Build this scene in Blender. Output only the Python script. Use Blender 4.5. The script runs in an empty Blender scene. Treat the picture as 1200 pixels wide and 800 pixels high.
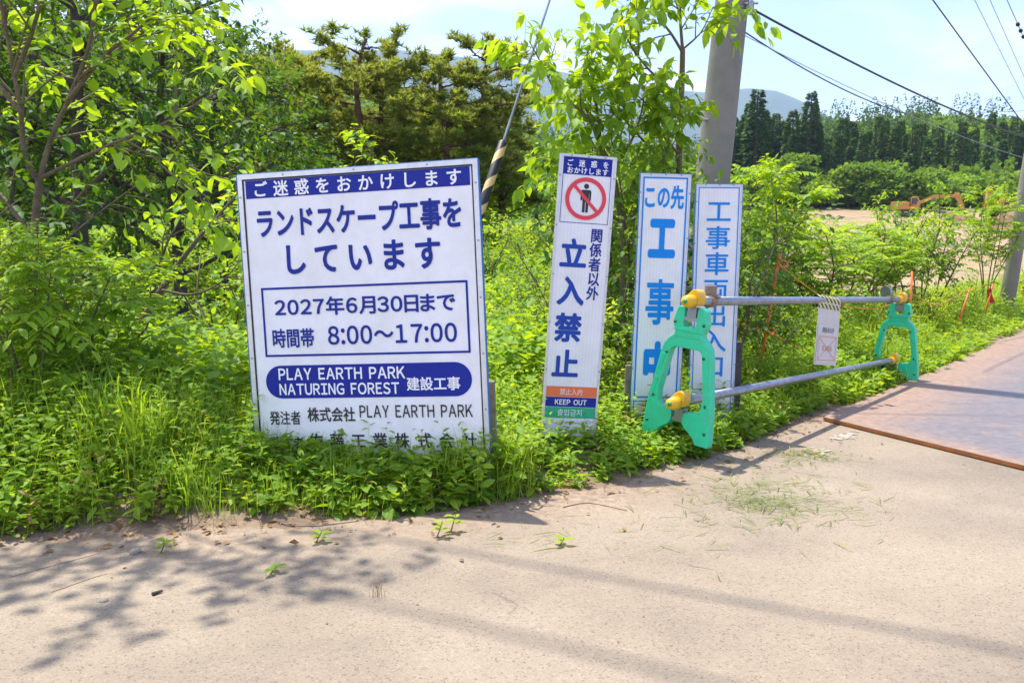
import bpy, bmesh, math, random
import numpy as np
from mathutils import Matrix, Vector

sc = bpy.context.scene
COL = sc.collection
R = math.radians

# ------------------------------------------------------------------ camera
CZ = 1.10
PITCH = math.atan(130 / 933.333)
F = 933.333
cd = bpy.data.cameras.new('camera')
cd.lens = 28
cd.sensor_width = 36
cd.clip_start = 0.05
cd.clip_end = 9000
cam = bpy.data.objects.new('camera', cd)
COL.objects.link(cam)
cam.location = (0, 0, CZ)
cam.rotation_euler = (math.pi / 2 - PITCH, 0, 0)
sc.camera = cam

# ------------------------------------------------------------------ sun, sky, exposure
SUN_EL = R(70)
SX, SY = -0.54, 0.84                    # horizontal direction towards the sun
SUN_AZ = math.atan2(SX, SY)
sl = bpy.data.lights.new('sun', 'SUN')
sl.energy = 4.2
sl.angle = R(0.75)
sl.color = (1.0, 0.94, 0.84)
so = bpy.data.objects.new('sun', sl)
COL.objects.link(so)
sd = Vector((SX * math.cos(SUN_EL), SY * math.cos(SUN_EL), math.sin(SUN_EL)))
so.rotation_euler = sd.to_track_quat('Z', 'Y').to_euler()
so.location = sd * 50

w = bpy.data.worlds.new('World')
sc.world = w
w.use_nodes = True
nt = w.node_tree
nt.nodes.clear()


def nd(t, typ, **kw):
    n = t.nodes.new(typ)
    for k, v in kw.items():
        if k.startswith('_'):
            setattr(n, k[1:], v)
        else:
            n.inputs[k.replace('__', ' ')].default_value = v
    return n


out = nd(nt, 'ShaderNodeOutputWorld')
bg = nd(nt, 'ShaderNodeBackground', Strength=0.15)
sky = nd(nt, 'ShaderNodeTexSky', _sky_type='NISHITA', _sun_disc=False, _sun_elevation=SUN_EL,
         _sun_rotation=SUN_AZ, _altitude=200, _air_density=1.0, _dust_density=0.7, _ozone_density=1.0)
tc = nd(nt, 'ShaderNodeTexCoord')
sep = nd(nt, 'ShaderNodeSeparateXYZ')
nt.links.new(tc.outputs['Generated'], sep.inputs[0])
zz = nd(nt, 'ShaderNodeMath', _operation='ADD')
zz.inputs[1].default_value = 0.22
nt.links.new(sep.outputs['Z'], zz.inputs[0])
zm = nd(nt, 'ShaderNodeMath', _operation='MAXIMUM')
zm.inputs[1].default_value = 0.05
nt.links.new(zz.outputs[0], zm.inputs[0])
cx = nd(nt, 'ShaderNodeMath', _operation='DIVIDE')
cy = nd(nt, 'ShaderNodeMath', _operation='DIVIDE')
nt.links.new(sep.outputs['X'], cx.inputs[0]); nt.links.new(zm.outputs[0], cx.inputs[1])
nt.links.new(sep.outputs['Y'], cy.inputs[0]); nt.links.new(zm.outputs[0], cy.inputs[1])
cmb = nd(nt, 'ShaderNodeCombineXYZ')
nt.links.new(cx.outputs[0], cmb.inputs[0]); nt.links.new(cy.outputs[0], cmb.inputs[1])
cn = nd(nt, 'ShaderNodeTexNoise', Scale=1.1, Detail=9.0, Roughness=0.56, Distortion=0.5)
nt.links.new(cmb.outputs[0], cn.inputs['Vector'])
# more cloud towards the west (left of the view)
bias = nd(nt, 'ShaderNodeMath', _operation='MULTIPLY_ADD')
bias.inputs[1].default_value = -0.17
bias.inputs[2].default_value = 0.02
nt.links.new(sep.outputs['X'], bias.inputs[0])
cs = nd(nt, 'ShaderNodeMath', _operation='ADD')
nt.links.new(cn.outputs['Fac'], cs.inputs[0]); nt.links.new(bias.outputs[0], cs.inputs[1])
cr = nd(nt, 'ShaderNodeMapRange', _interpolation_type='SMOOTHSTEP')
cr.inputs['From Min'].default_value = 0.44
cr.inputs['From Max'].default_value = 0.72
cr.inputs['To Min'].default_value = 0.04
cr.inputs['To Max'].default_value = 0.9
nt.links.new(cs.outputs[0], cr.inputs['Value'])
mx = nd(nt, 'ShaderNodeMix', _data_type='RGBA')
nt.links.new(cr.outputs['Result'], mx.inputs['Factor'])
sk = nd(nt, 'ShaderNodeMix', _data_type='RGBA', _blend_type='MULTIPLY')
sk.inputs['Factor'].default_value = 1
sk.inputs['B'].default_value = (.8, .79, 1.1, 1)
nt.links.new(sky.outputs[0], sk.inputs['A'])
nt.links.new(sk.outputs['Result'], mx.inputs['A'])
mx.inputs['B'].default_value = (6.6, 6.8, 7.3, 1)
nt.links.new(mx.outputs['Result'], bg.inputs['Color'])
nt.links.new(bg.outputs[0], out.inputs[0])

sc.view_settings.view_transform = 'Standard'
sc.view_settings.look = 'None'
sc.view_settings.exposure = 1.04
sc.view_settings.gamma = 1
sc.render.engine = 'CYCLES'
sc.cycles.use_denoising = True
sc.cycles.max_bounces = 8
sc.cycles.transparent_max_bounces = 8
sc.cycles.transmission_bounces = 5
sc.cycles.diffuse_bounces = 4
sc.cycles.volume_bounces = 0

# ------------------------------------------------------------------ helpers
rng = np.random.default_rng(11)


def at(px, py, Y):
    u = (px - 600) / F
    v = (400 - py) / F
    d = np.array([u, math.cos(PITCH) + v * math.sin(PITCH), -math.sin(PITCH) + v * math.cos(PITCH)])
    return np.array([0, 0, CZ]) + d * (Y / d[1])


def tag(o, label=None, cat=None, group=None, kind=None):
    if label: o['label'] = label
    if cat: o['category'] = cat
    if group: o['group'] = group
    if kind: o['kind'] = kind
    return o


def empty(name, loc, label=None, cat=None, group=None, rz=0.0):
    o = bpy.data.objects.new(name, None)
    o.location = loc
    o.rotation_euler = (0, 0, rz)
    o.empty_display_size = 0.1
    COL.objects.link(o)
    return tag(o, label, cat, group)


def dup(o, parent=None):
    c = o.copy()
    COL.objects.link(c)
    if parent: c.parent = parent
    for ch in list(o.children):
        dup(ch, c)
    return c


class MB:
    def __init__(s):
        s.v, s.f, s.n = [], [], 0

    def add(s, V, faces, mi=0):
        V = np.asarray(V, float).reshape(-1, 3)
        for Fa in faces:
            Fa = np.asarray(Fa, int)
            if Fa.ndim == 1: Fa = Fa[None]
            s.f.append((Fa + s.n, mi))
        s.v.append(V)
        s.n += len(V)

    def mesh(s, name, mats, smooth=False):
        me = bpy.data.meshes.new(name)
        V = np.concatenate(s.v) if s.v else np.zeros((0, 3))
        me.vertices.add(len(V))
        me.vertices.foreach_set('co', V.astype(np.float32).ravel())
        loops = np.concatenate([a.ravel() for a, _ in s.f])
        sizes = np.concatenate([np.full(len(a), a.shape[1]) for a, _ in s.f])
        mi = np.concatenate([np.full(len(a), m) for a, m in s.f])
        starts = np.concatenate([[0], np.cumsum(sizes)[:-1]])
        me.loops.add(len(loops))
        me.loops.foreach_set('vertex_index', loops.astype(np.int32))
        me.polygons.add(len(sizes))
        me.polygons.foreach_set('loop_start', starts.astype(np.int32))
        me.polygons.foreach_set('loop_total', sizes.astype(np.int32))
        me.polygons.foreach_set('material_index', mi.astype(np.int32))
        # round bars and foliage are shaded smooth, flat boards and boxes flat
        round_ = smooth or len(V) > 3000 or name in ('shaft', 'marker_rope', 'stem', 'stick', 'hook', 'wire', 'bead', 'collar', 'bolt', 'cap', 'band', 'crown', 'foliage', 'leaf', 'branch', 'strap')
        me.polygons.foreach_set('use_smooth', np.full(len(sizes), bool(round_) and name != 'steel_plate'))
        for m in (mats if isinstance(mats, (list, tuple)) else [mats]): me.materials.append(m)
        me.update(calc_edges=True)
        return me

    def build(s, name, mats, parent=None, smooth=False):
        o = bpy.data.objects.new(name, s.mesh(name, mats, smooth))
        COL.objects.link(o)
        if parent: o.parent = parent
        return o


def unit(a):
    a = np.asarray(a, float)
    return a / np.maximum(np.linalg.norm(a, axis=-1, keepdims=True), 1e-9)


def catmull(P, k=5):
    P = np.asarray(P, float)
    Q = np.vstack([2 * P[0] - P[1], P, 2 * P[-1] - P[-2]])
    o = []
    for i in range(1, len(Q) - 2):
        p0, p1, p2, p3 = Q[i - 1:i + 3]
        for t in np.arange(k) / k:
            o.append(.5 * ((2 * p1) + (-p0 + p2) * t + (2 * p0 - 5 * p1 + 4 * p2 - p3) * t * t + (-p0 + 3 * p1 - 3 * p2 + p3) * t ** 3))
    o.append(P[-1])
    return np.array(o)


def tube(mb, P, rad, n=6, mi=0, cap=False):
    P = np.asarray(P, float)
    m = len(P)
    rad = np.interp(np.linspace(0, 1, m), np.linspace(0, 1, len(rad)), rad) if np.ndim(rad) else np.full(m, rad)
    T = unit(np.gradient(P, axis=0))
    ref = np.array([0, 0, 1.]) if abs(T[0][2]) < .9 else np.array([1., 0, 0])
    a = unit(np.cross(T[0], ref))
    V = []
    ang = np.arange(n) / n * 2 * np.pi
    for i in range(m):
        a = unit(a - T[i] * np.dot(a, T[i]))
        b = np.cross(T[i], a)
        V.append(P[i] + rad[i] * (np.cos(ang)[:, None] * a + np.sin(ang)[:, None] * b))
    V = np.concatenate(V)
    i = np.arange(m - 1)[:, None] * n
    j = np.arange(n)[None]
    j2 = (j + 1) % n
    Fq = np.stack([i + j, i + j2, i + n + j2, i + n + j], -1).reshape(-1, 4)
    fs = [Fq]
    if cap:
        fs += [np.arange(n)[::-1][None], (np.arange(n) + (m - 1) * n)[None]]
    mb.add(V, fs, mi)


def box(mb, c, s, M=None, mi=0):
    c = np.asarray(c, float); s = np.asarray(s, float) / 2
    V = np.array([[x, y, z] for x in (-1, 1) for y in (-1, 1) for z in (-1, 1)]) * s
    if M is not None: V = V @ np.asarray(M).T
    mb.add(V + c, [[[0, 1, 3, 2], [4, 6, 7, 5], [0, 4, 5, 1], [2, 3, 7, 6], [0, 2, 6, 4], [1, 5, 7, 3]]], mi)


def prism(name, outline, thick, mat, parent=None, bevel=0.0, seg=2):
    """outline in x,z extruded along y, edges rounded"""
    bm = bmesh.new()
    vs = [bm.verts.new((x, -thick / 2, z)) for x, z in outline]
    f = bm.faces.new(vs)
    g = bmesh.ops.extrude_face_region(bm, geom=[f])
    bmesh.ops.translate(bm, verts=[e for e in g['geom'] if isinstance(e, bmesh.types.BMVert)], vec=(0, thick, 0))
    bmesh.ops.recalc_face_normals(bm, faces=bm.faces[:])
    if bevel: bmesh.ops.bevel(bm, geom=bm.edges[:], offset=bevel, segments=seg, affect='EDGES', profile=.5, clamp_overlap=True)
    bmesh.ops.triangulate(bm, faces=[f for f in bm.faces if len(f.verts) > 4])
    me = bpy.data.meshes.new(name)
    bm.to_mesh(me); bm.free()
    me.materials.append(mat)
    o = bpy.data.objects.new(name, me)
    COL.objects.link(o)
    if parent: o.parent = parent
    return o


# ------------------------------------------------------------------ materials
def mat(name, col, rough=.6, metal=0., spec=.5, var=None, vscale=6., bump=0., bscale=40., detail=5.):
    m = bpy.data.materials.new(name)
    m.use_nodes = True
    t = m.node_tree
    b = t.nodes['Principled BSDF']
    b.inputs['Base Color'].default_value = (*col, 1)
    b.inputs['Roughness'].default_value = rough
    b.inputs['Metallic'].default_value = metal
    b.inputs['Specular IOR Level'].default_value = spec
    co = nd(t, 'ShaderNodeTexCoord')
    if var is not None:
        n = nd(t, 'ShaderNodeTexNoise', Scale=vscale, Detail=detail, Roughness=.62)
        t.links.new(co.outputs['Object'], n.inputs['Vector'])
        r = nd(t, 'ShaderNodeMapRange')
        r.inputs['From Min'].default_value = .35; r.inputs['From Max'].default_value = .68
        t.links.new(n.outputs['Fac'], r.inputs['Value'])
        x = nd(t, 'ShaderNodeMix', _data_type='RGBA')
        x.inputs['A'].default_value = (*col, 1); x.inputs['B'].default_value = (*var, 1)
        t.links.new(r.outputs['Result'], x.inputs['Factor'])
        t.links.new(x.outputs['Result'], b.inputs['Base Color'])
    if bump:
        n2 = nd(t, 'ShaderNodeTexNoise', Scale=bscale, Detail=4.)
        t.links.new(co.outputs['Object'], n2.inputs['Vector'])
        bp = nd(t, 'ShaderNodeBump', Strength=bump, Distance=.02)
        t.links.new(n2.outputs['Fac'], bp.inputs['Height'])
        t.links.new(bp.outputs[0], b.inputs['Normal'])
    return m


def leafmat(name, c0, c1, c2, trans=.42, rough=.45, patch=.8, tcol=None, spec=.4):
    """foliage: per-leaf colour, patches of tone, light passing through"""
    m = bpy.data.materials.new(name)
    m.use_nodes = True
    t = m.node_tree
    b = t.nodes['Principled BSDF']
    b.inputs['Roughness'].default_value = rough
    b.inputs['Specular IOR Level'].default_value = spec
    g = nd(t, 'ShaderNodeNewGeometry')
    oi = nd(t, 'ShaderNodeObjectInfo')
    n = nd(t, 'ShaderNodeTexNoise', Scale=patch, Detail=2.)
    t.links.new(g.outputs['Position'], n.inputs['Vector'])
    a = nd(t, 'ShaderNodeMath', _operation='MULTIPLY_ADD')
    a.inputs[1].default_value = .55
    t.links.new(g.outputs['Random Per Island'], a.inputs[0])
    s = nd(t, 'ShaderNodeMath', _operation='MULTIPLY_ADD')
    s.inputs[1].default_value = .9; s.inputs[2].default_value = -.26
    t.links.new(n.outputs['Fac'], s.inputs[0])
    s2 = nd(t, 'ShaderNodeMath', _operation='MULTIPLY_ADD')
    s2.inputs[1].default_value = .22
    t.links.new(oi.outputs['Random'], s2.inputs[0]); t.links.new(s.outputs[0], s2.inputs[2])
    t.links.new(s2.outputs[0], a.inputs[2])
    r = nd(t, 'ShaderNodeValToRGB')
    e = r.color_ramp.elements
    e[0].position = .05; e[0].color = (*c0, 1)
    e[1].position = 1.; e[1].color = (*c2, 1)
    k = e.new(.5); k.color = (*c1, 1)
    t.links.new(a.outputs[0], r.inputs['Fac'])
    t.links.new(r.outputs[0], b.inputs['Base Color'])
    tr = nd(t, 'ShaderNodeBsdfTranslucent')
    hm = nd(t, 'ShaderNodeMix', _data_type='RGBA', _blend_type='MULTIPLY')
    hm.inputs['Factor'].default_value = 1
    hm.inputs['B'].default_value = (*(tcol or (1.9, 1.75, .7)), 1)
    t.links.new(r.outputs[0], hm.inputs['A'])
    t.links.new(hm.outputs['Result'], tr.inputs['Color'])
    ms = nd(t, 'ShaderNodeMixShader', Fac=trans)
    t.links.new(b.outputs[0], ms.inputs[1]); t.links.new(tr.outputs[0], ms.inputs[2])
    t.links.new(ms.outputs[0], t.nodes['Material Output'].inputs['Surface'])
    return m


TY = (1.95, 1.55, .4)
LF = {
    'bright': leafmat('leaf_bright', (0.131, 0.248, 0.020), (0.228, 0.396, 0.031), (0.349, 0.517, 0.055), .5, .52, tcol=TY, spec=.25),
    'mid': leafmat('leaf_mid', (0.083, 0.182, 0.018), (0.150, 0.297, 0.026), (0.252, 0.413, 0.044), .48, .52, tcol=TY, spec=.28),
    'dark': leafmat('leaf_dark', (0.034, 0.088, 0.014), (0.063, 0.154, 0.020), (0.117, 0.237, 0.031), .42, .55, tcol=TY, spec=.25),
    'yellow': leafmat('leaf_yellow', (0.194, 0.319, 0.026), (0.300, 0.451, 0.040), (0.416, 0.550, 0.077), .52, .52, tcol=TY, spec=.25),
    'weed': leafmat('leaf_weed', (0.107, 0.220, 0.020), (0.208, 0.374, 0.031), (0.329, 0.484, 0.055), .47, .55, patch=1.3, tcol=TY, spec=.22),
    'grass': leafmat('leaf_grass', (0.135, 0.242, 0.024), (0.242, 0.385, 0.039), (0.387, 0.495, 0.099), .47, .55, patch=1.2, tcol=TY, spec=.22),
    'pine': leafmat('leaf_pine', (0.124, 0.169, 0.034), (0.227, 0.273, 0.052), (0.351, 0.358, 0.085), .55, rough=.6, patch=.5, tcol=(1.35, 1.3, .6), spec=.2),
    'cedar': leafmat('leaf_cedar', (.035, .08, .022), (.068, .135, .03), (.12, .2, .04), .28, rough=.7, patch=.05, tcol=(1.3, 1.3, .6), spec=.15),
    'wood_far': leafmat('leaf_far_wood', (.07, .145, .018), (.135, .24, .028), (.23, .34, .042), .36, rough=.7, patch=.03, tcol=(1.5, 1.4, .6), spec=.15),
}
BARK = mat('bark', (.11, .075, .05), .9, var=(.2, .15, .11), vscale=14, bump=.6, bscale=60)
BARK_D = mat('bark_dark', (.05, .036, .026), .9, var=(.09, .065, .045), vscale=14, bump=.5)
BARK_R = mat('bark_red', (.17, .075, .04), .9, var=(.1, .06, .04), vscale=3, bump=.5, bscale=20)
TWIG = mat('twig', (.13, .12, .05), .8, var=(.17, .12, .07), vscale=20)
CONCRETE = mat('concrete', (.2, .188, .158), .85, var=(.28, .262, .222), vscale=2.2, bump=.12, bscale=90)
CONC_F = mat('concrete_far', (.25, .23, .19), .9, var=(.2, .18, .15), vscale=2.5)
STEEL = mat('galvanised_steel', (.36, .38, .41), .38, .75, var=(.24, .26, .29), vscale=18)
RUST = mat('rusty_steel', (.24, .16, .10), .75, .2, var=(.33, .27, .2), vscale=40, bump=.4, bscale=120)
GREEN = mat('green_plastic', (.018, .64, .33), .42, var=(.05, .52, .28), vscale=22, bump=.06, bscale=60)
YELLOW = mat('yellow_plastic', (.78, .46, .012), .35, var=(.68, .38, .012), vscale=14)
ORANGE = mat('orange_plastic', (.75, .17, .03), .5, var=(.62, .16, .05), vscale=12)
ROPE = mat('orange_rope', (.6, .22, .03), .8)
REDF = mat('red_flag', (.62, .03, .025), .6)
BLACK = mat('black_rubber', (.012, .012, .013), .5)
WHITE = mat('white_plastic', (.75, .75, .72), .5)
CABLE = mat('cable', (.02, .02, .022), .5)
WOOD = mat('grey_timber', (.25, .21, .16), .9, var=(.15, .12, .09), vscale=20, bump=.3)
DWOOD = mat('dark_timber', (.05, .045, .04), .85, var=(.08, .07, .06), vscale=20, bump=.3)


def signwhite(name, col, wave=.25, stripes=False):
    m = mat(name, col, .65, spec=0.)
    t = m.node_tree
    b = t.nodes['Principled BSDF']
    co = nd(t, 'ShaderNodeTexCoord')
    n2 = nd(t, 'ShaderNodeTexNoise', Scale=7., Detail=6., Roughness=.7)
    t.links.new(co.outputs['Object'], n2.inputs['Vector'])
    r = nd(t, 'ShaderNodeMapRange')
    r.inputs['From Min'].default_value = .4; r.inputs['From Max'].default_value = .75
    t.links.new(n2.outputs['Fac'], r.inputs['Value'])
    x = nd(t, 'ShaderNodeMix', _data_type='RGBA')
    x.inputs['A'].default_value = (*col, 1)
    x.inputs['B'].default_value = (col[0] * .88, col[1] * .87, col[2] * .84, 1)
    t.links.new(r.outputs['Result'], x.inputs['Factor'])
    last = x.outputs['Result']
    if stripes:
        wv = nd(t, 'ShaderNodeTexWave', Scale=18., Distortion=0.)
        t.links.new(co.outputs['Object'], wv.inputs['Vector'])
        y = nd(t, 'ShaderNodeMix', _data_type='RGBA', _blend_type='MULTIPLY')
        y.inputs['B'].default_value = (.95, .955, .965, 1)
        t.links.new(wv.outputs['Fac'], y.inputs['Factor'])
        t.links.new(last, y.inputs['A'])
        last = y.outputs['Result']
    t.links.new(last, b.inputs['Base Color'])
    return m


PANEL = signwhite('sign_white', (.84, .85, .87), .03)
PANEL2 = signwhite('sign_white_reflective', (.82, .83, .85), .03, True)
FRAME = mat('aluminium', (.66, .68, .7), .35, .5, var=(.56, .58, .6), vscale=20)
BLUEFILM = mat('blue_film', (.03, .15, .42), .35)
NAVY = mat('print_navy', (.01, .024, .27), .4, spec=.2)
NAVYTX = mat('print_navy_text', (.012, .03, .26), .4, spec=.2)
MIDBLUE = mat('print_blue', (.014, .065, .36), .4, spec=.2)
CYAN = mat('print_cyan', (.004, .235, .7), .4, spec=.2)
PBLACK = mat('print_black', (.015, .015, .018), .4)
PWHITE = mat('print_white', (.82, .83, .84), .35)
PRED = mat('print_red', (.72, .035, .055), .35)
PORANGE = mat('print_orange', (.78, .16, .05), .35)
PGREEN = mat('print_green', (.012, .4, .2), .35)


# ------------------------------------------------------------------ terrain
EDGE = np.array([(-40, 1.7), (-12, 2.4), (-4.5, 2.72), (-1.84, 2.8), (-.98, 2.95), (-.28, 3.13), (.39, 3.5), (.86, 3.9), (1.3, 4.28),
                 (2.03, 5.2), (3.85, 7.2), (7.59, 11.8), (14, 18.6), (34, 38), (80, 78)], float)
_ec = catmull(EDGE, 10)
_ea, _eb = _ec[:-1], _ec[1:]


def edge_s(x, y):
    """signed distance to the road edge, positive on the verge"""
    x = np.atleast_1d(np.asarray(x, float)); y = np.atleast_1d(np.asarray(y, float))
    best = np.full(x.shape, 1e9); sg = np.ones(x.shape)
    for a, b in zip(_ea, _eb):
        ab = b - a
        t = np.clip(((x - a[0]) * ab[0] + (y - a[1]) * ab[1]) / (ab @ ab), 0, 1)
        dx = x - a[0] - t * ab[0]; dy = y - a[1] - t * ab[1]
        d = np.hypot(dx, dy)
        c = ab[0] * dy - ab[1] * dx
        u = d < best
        best = np.where(u, d, best); sg = np.where(u, np.sign(c), sg)
    return best * sg


def sst(a, b, x):
    t = np.clip((x - a) / (b - a), 0, 1)
    return t * t * (3 - 2 * t)


def vnoise(x, y, seed=0):
    """cheap smooth noise, about -1..1"""
    s = seed * 1.7
    return (np.sin(x * 1.3 + 2.1 * np.sin(y * .7 + s) + s) + np.sin(y * 1.7 + 1.8 * np.sin(x * .9 + 2 * s)) + np.sin((x + y) * .8 + s * 3)) / 3


def road_z(x, y):
    return -0.04 * (np.clip(y, 2, 13) - 2)


# skyline of the wooded hills, as bearing (x/y) -> height/distance
HB = np.array([-1.6, -.9, -.55, -.34, -.2, -.12, 0, .06, .12, .25, .32, .4, .5, .64, .9, 1.6])
HH = np.array([.22, .24, .25, .235, .215, .20, .165, .145, .13, .125, .135, .15, .155, .14, .13, .1])


def gz(x, y):
    x = np.atleast_1d(np.asarray(x, float)); y = np.atleast_1d(np.asarray(y, float))
    s = edge_s(x, y)
    z = road_z(x, y) + .17 * sst(-.05, .7, s) - .85 * sst(1.6, 7, s)
    yy = np.maximum(y, .1)
    wr = sst(.12, .4, x / yy) * sst(2, 10, y)
    cen = sst(8, 36, y) * 1.7 + sst(36, 150, y) * 4.0
    rig = -.55 * sst(8, 22, y) + sst(40, 105, y) * 3.6 + sst(100, 155, y) * 3.4
    far = np.where(s > 1, 1, sst(1, 0, -s * 0 + 0))
    z = z + sst(1.0, 5, s) * (cen * (1 - wr) + rig * wr)
    h = np.interp(x / yy, HB, HH)
    d = np.hypot(x, y)
    z = z + sst(165, 340, d) * (np.maximum(h, .02) * 300 - 4 - 12) * (y > 0) * (1 + .05 * vnoise(x / 40, y / 40, 2))
    z = z + sst(1, 4, s) * .1 * vnoise(x * .9, y * .9, 1) + sst(30, 60, y) * .3 * vnoise(x / 9, y / 9, 3)
    z = z - .06 * (s < -.12)
    return z


def attr(me, name, vals):
    a = me.attributes.new(name, 'FLOAT', 'POINT')
    a.data.foreach_set('value', np.asarray(vals, np.float32))


def build_ground():
    rad = np.concatenate([np.linspace(.3, 9, 120), np.geomspace(9.1, 60, 110), np.geomspace(61, 1400, 90)])
    an = np.concatenate([np.linspace(-180, -62, 24)[:-1], np.linspace(-62, 62, 300), np.linspace(62, 180, 24)[1:]])
    A, Rr = np.meshgrid(np.radians(an), rad)
    x = (Rr * np.sin(A)).ravel(); y = (Rr * np.cos(A)).ravel()
    z = gz(x, y)
    z = np.where((y < 0) & (np.abs(x) > 12), np.minimum(z, 0), z)
    V = np.stack([x, y, z], 1)
    n = len(an); m = len(rad)
    i = np.arange(m - 1)[:, None] * n; j = np.arange(n - 1)[None]
    Fq = np.stack([i + j, i + n + j, i + n + j + 1, i + j + 1], -1).reshape(-1, 4)
    mb = MB(); mb.add(V, [Fq])
    s = edge_s(x, y)
    b = x / np.maximum(y, .1)
    field = sst(.26, .36, b + .03 * vnoise(x / 5, y / 5, 4)) * sst(5.5, 9, s) * (1 - sst(128, 150, y))
    path = np.exp(-((b - .035 - .02 * np.sin(y * .5)) / .03) ** 2) * sst(6, 9, y) * (1 - sst(16, 26, y))
    dirt = (1 - sst(.1, .5, s + .2 * vnoise(x * 3, y * 3, 5)))
    m_ = bpy.data.materials.new('ground')
    m_.use_nodes = True
    t = m_.node_tree
    bs = t.nodes['Principled BSDF']; bs.inputs['Roughness'].default_value = .95; bs.inputs['Specular IOR Level'].default_value = .1
    g = nd(t, 'ShaderNodeNewGeometry')

    def ramp(scale, c0, c1, lo=.35, hi=.65, det=6):
        nn = nd(t, 'ShaderNodeTexNoise', Scale=scale, Detail=det, Roughness=.65)
        t.links.new(g.outputs['Position'], nn.inputs['Vector'])
        rr = nd(t, 'ShaderNodeValToRGB')
        rr.color_ramp.elements[0].position = lo; rr.color_ramp.elements[0].color = (*c0, 1)
        rr.color_ramp.elements[1].position = hi; rr.color_ramp.elements[1].color = (*c1, 1)
        t.links.new(nn.outputs['Fac'], rr.inputs[0])
        return rr.outputs[0]

    green = ramp(.5, (.045, .085, .016), (.10, .17, .03))
    soil = ramp(.09, (.29, .205, .125), (.39, .285, .18), .3, .7, 8)
    grassy = ramp(.045, (0, 0, 0), (1, 1, 1), .56, .64, 6)
    debris = ramp(9., (.14, .10, .07), (.3, .22, .15), .3, .7, 8)

    def mixn(f, a, bb):
        xx = nd(t, 'ShaderNodeMix', _data_type='RGBA')
        t.links.new(f, xx.inputs['Factor']); t.links.new(a, xx.inputs['A']); t.links.new(bb, xx.inputs['B'])
        return xx.outputs['Result']

    def at_(nm):
        q = nd(t, 'ShaderNodeAttribute', _attribute_name=nm)
        return q.outputs['Fac']
    soil2 = mixn(grassy, soil, green)
    c = mixn(at_('field'), green, soil2)
    c = mixn(at_('dirt'), c, debris)
    t.links.new(c, bs.inputs['Base Color'])
    nb = nd(t, 'ShaderNodeTexNoise', Scale=14., Detail=6.)
    t.links.new(g.outputs['Position'], nb.inputs['Vector'])
    bp = nd(t, 'ShaderNodeBump', Strength=.6, Distance=.05)
    t.links.new(nb.outputs['Fac'], bp.inputs['Height']); t.links.new(bp.outputs[0], bs.inputs['Normal'])
    o = mb.build('ground', m_, smooth=True)
    attr(o.data, 'field', np.clip(np.maximum(field, .75 * path), 0, 1)); attr(o.data, 'dirt', dirt)
    tag(o, 'earth bank, meadow and bare field rising to wooded hills', kind='structure')


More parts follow.
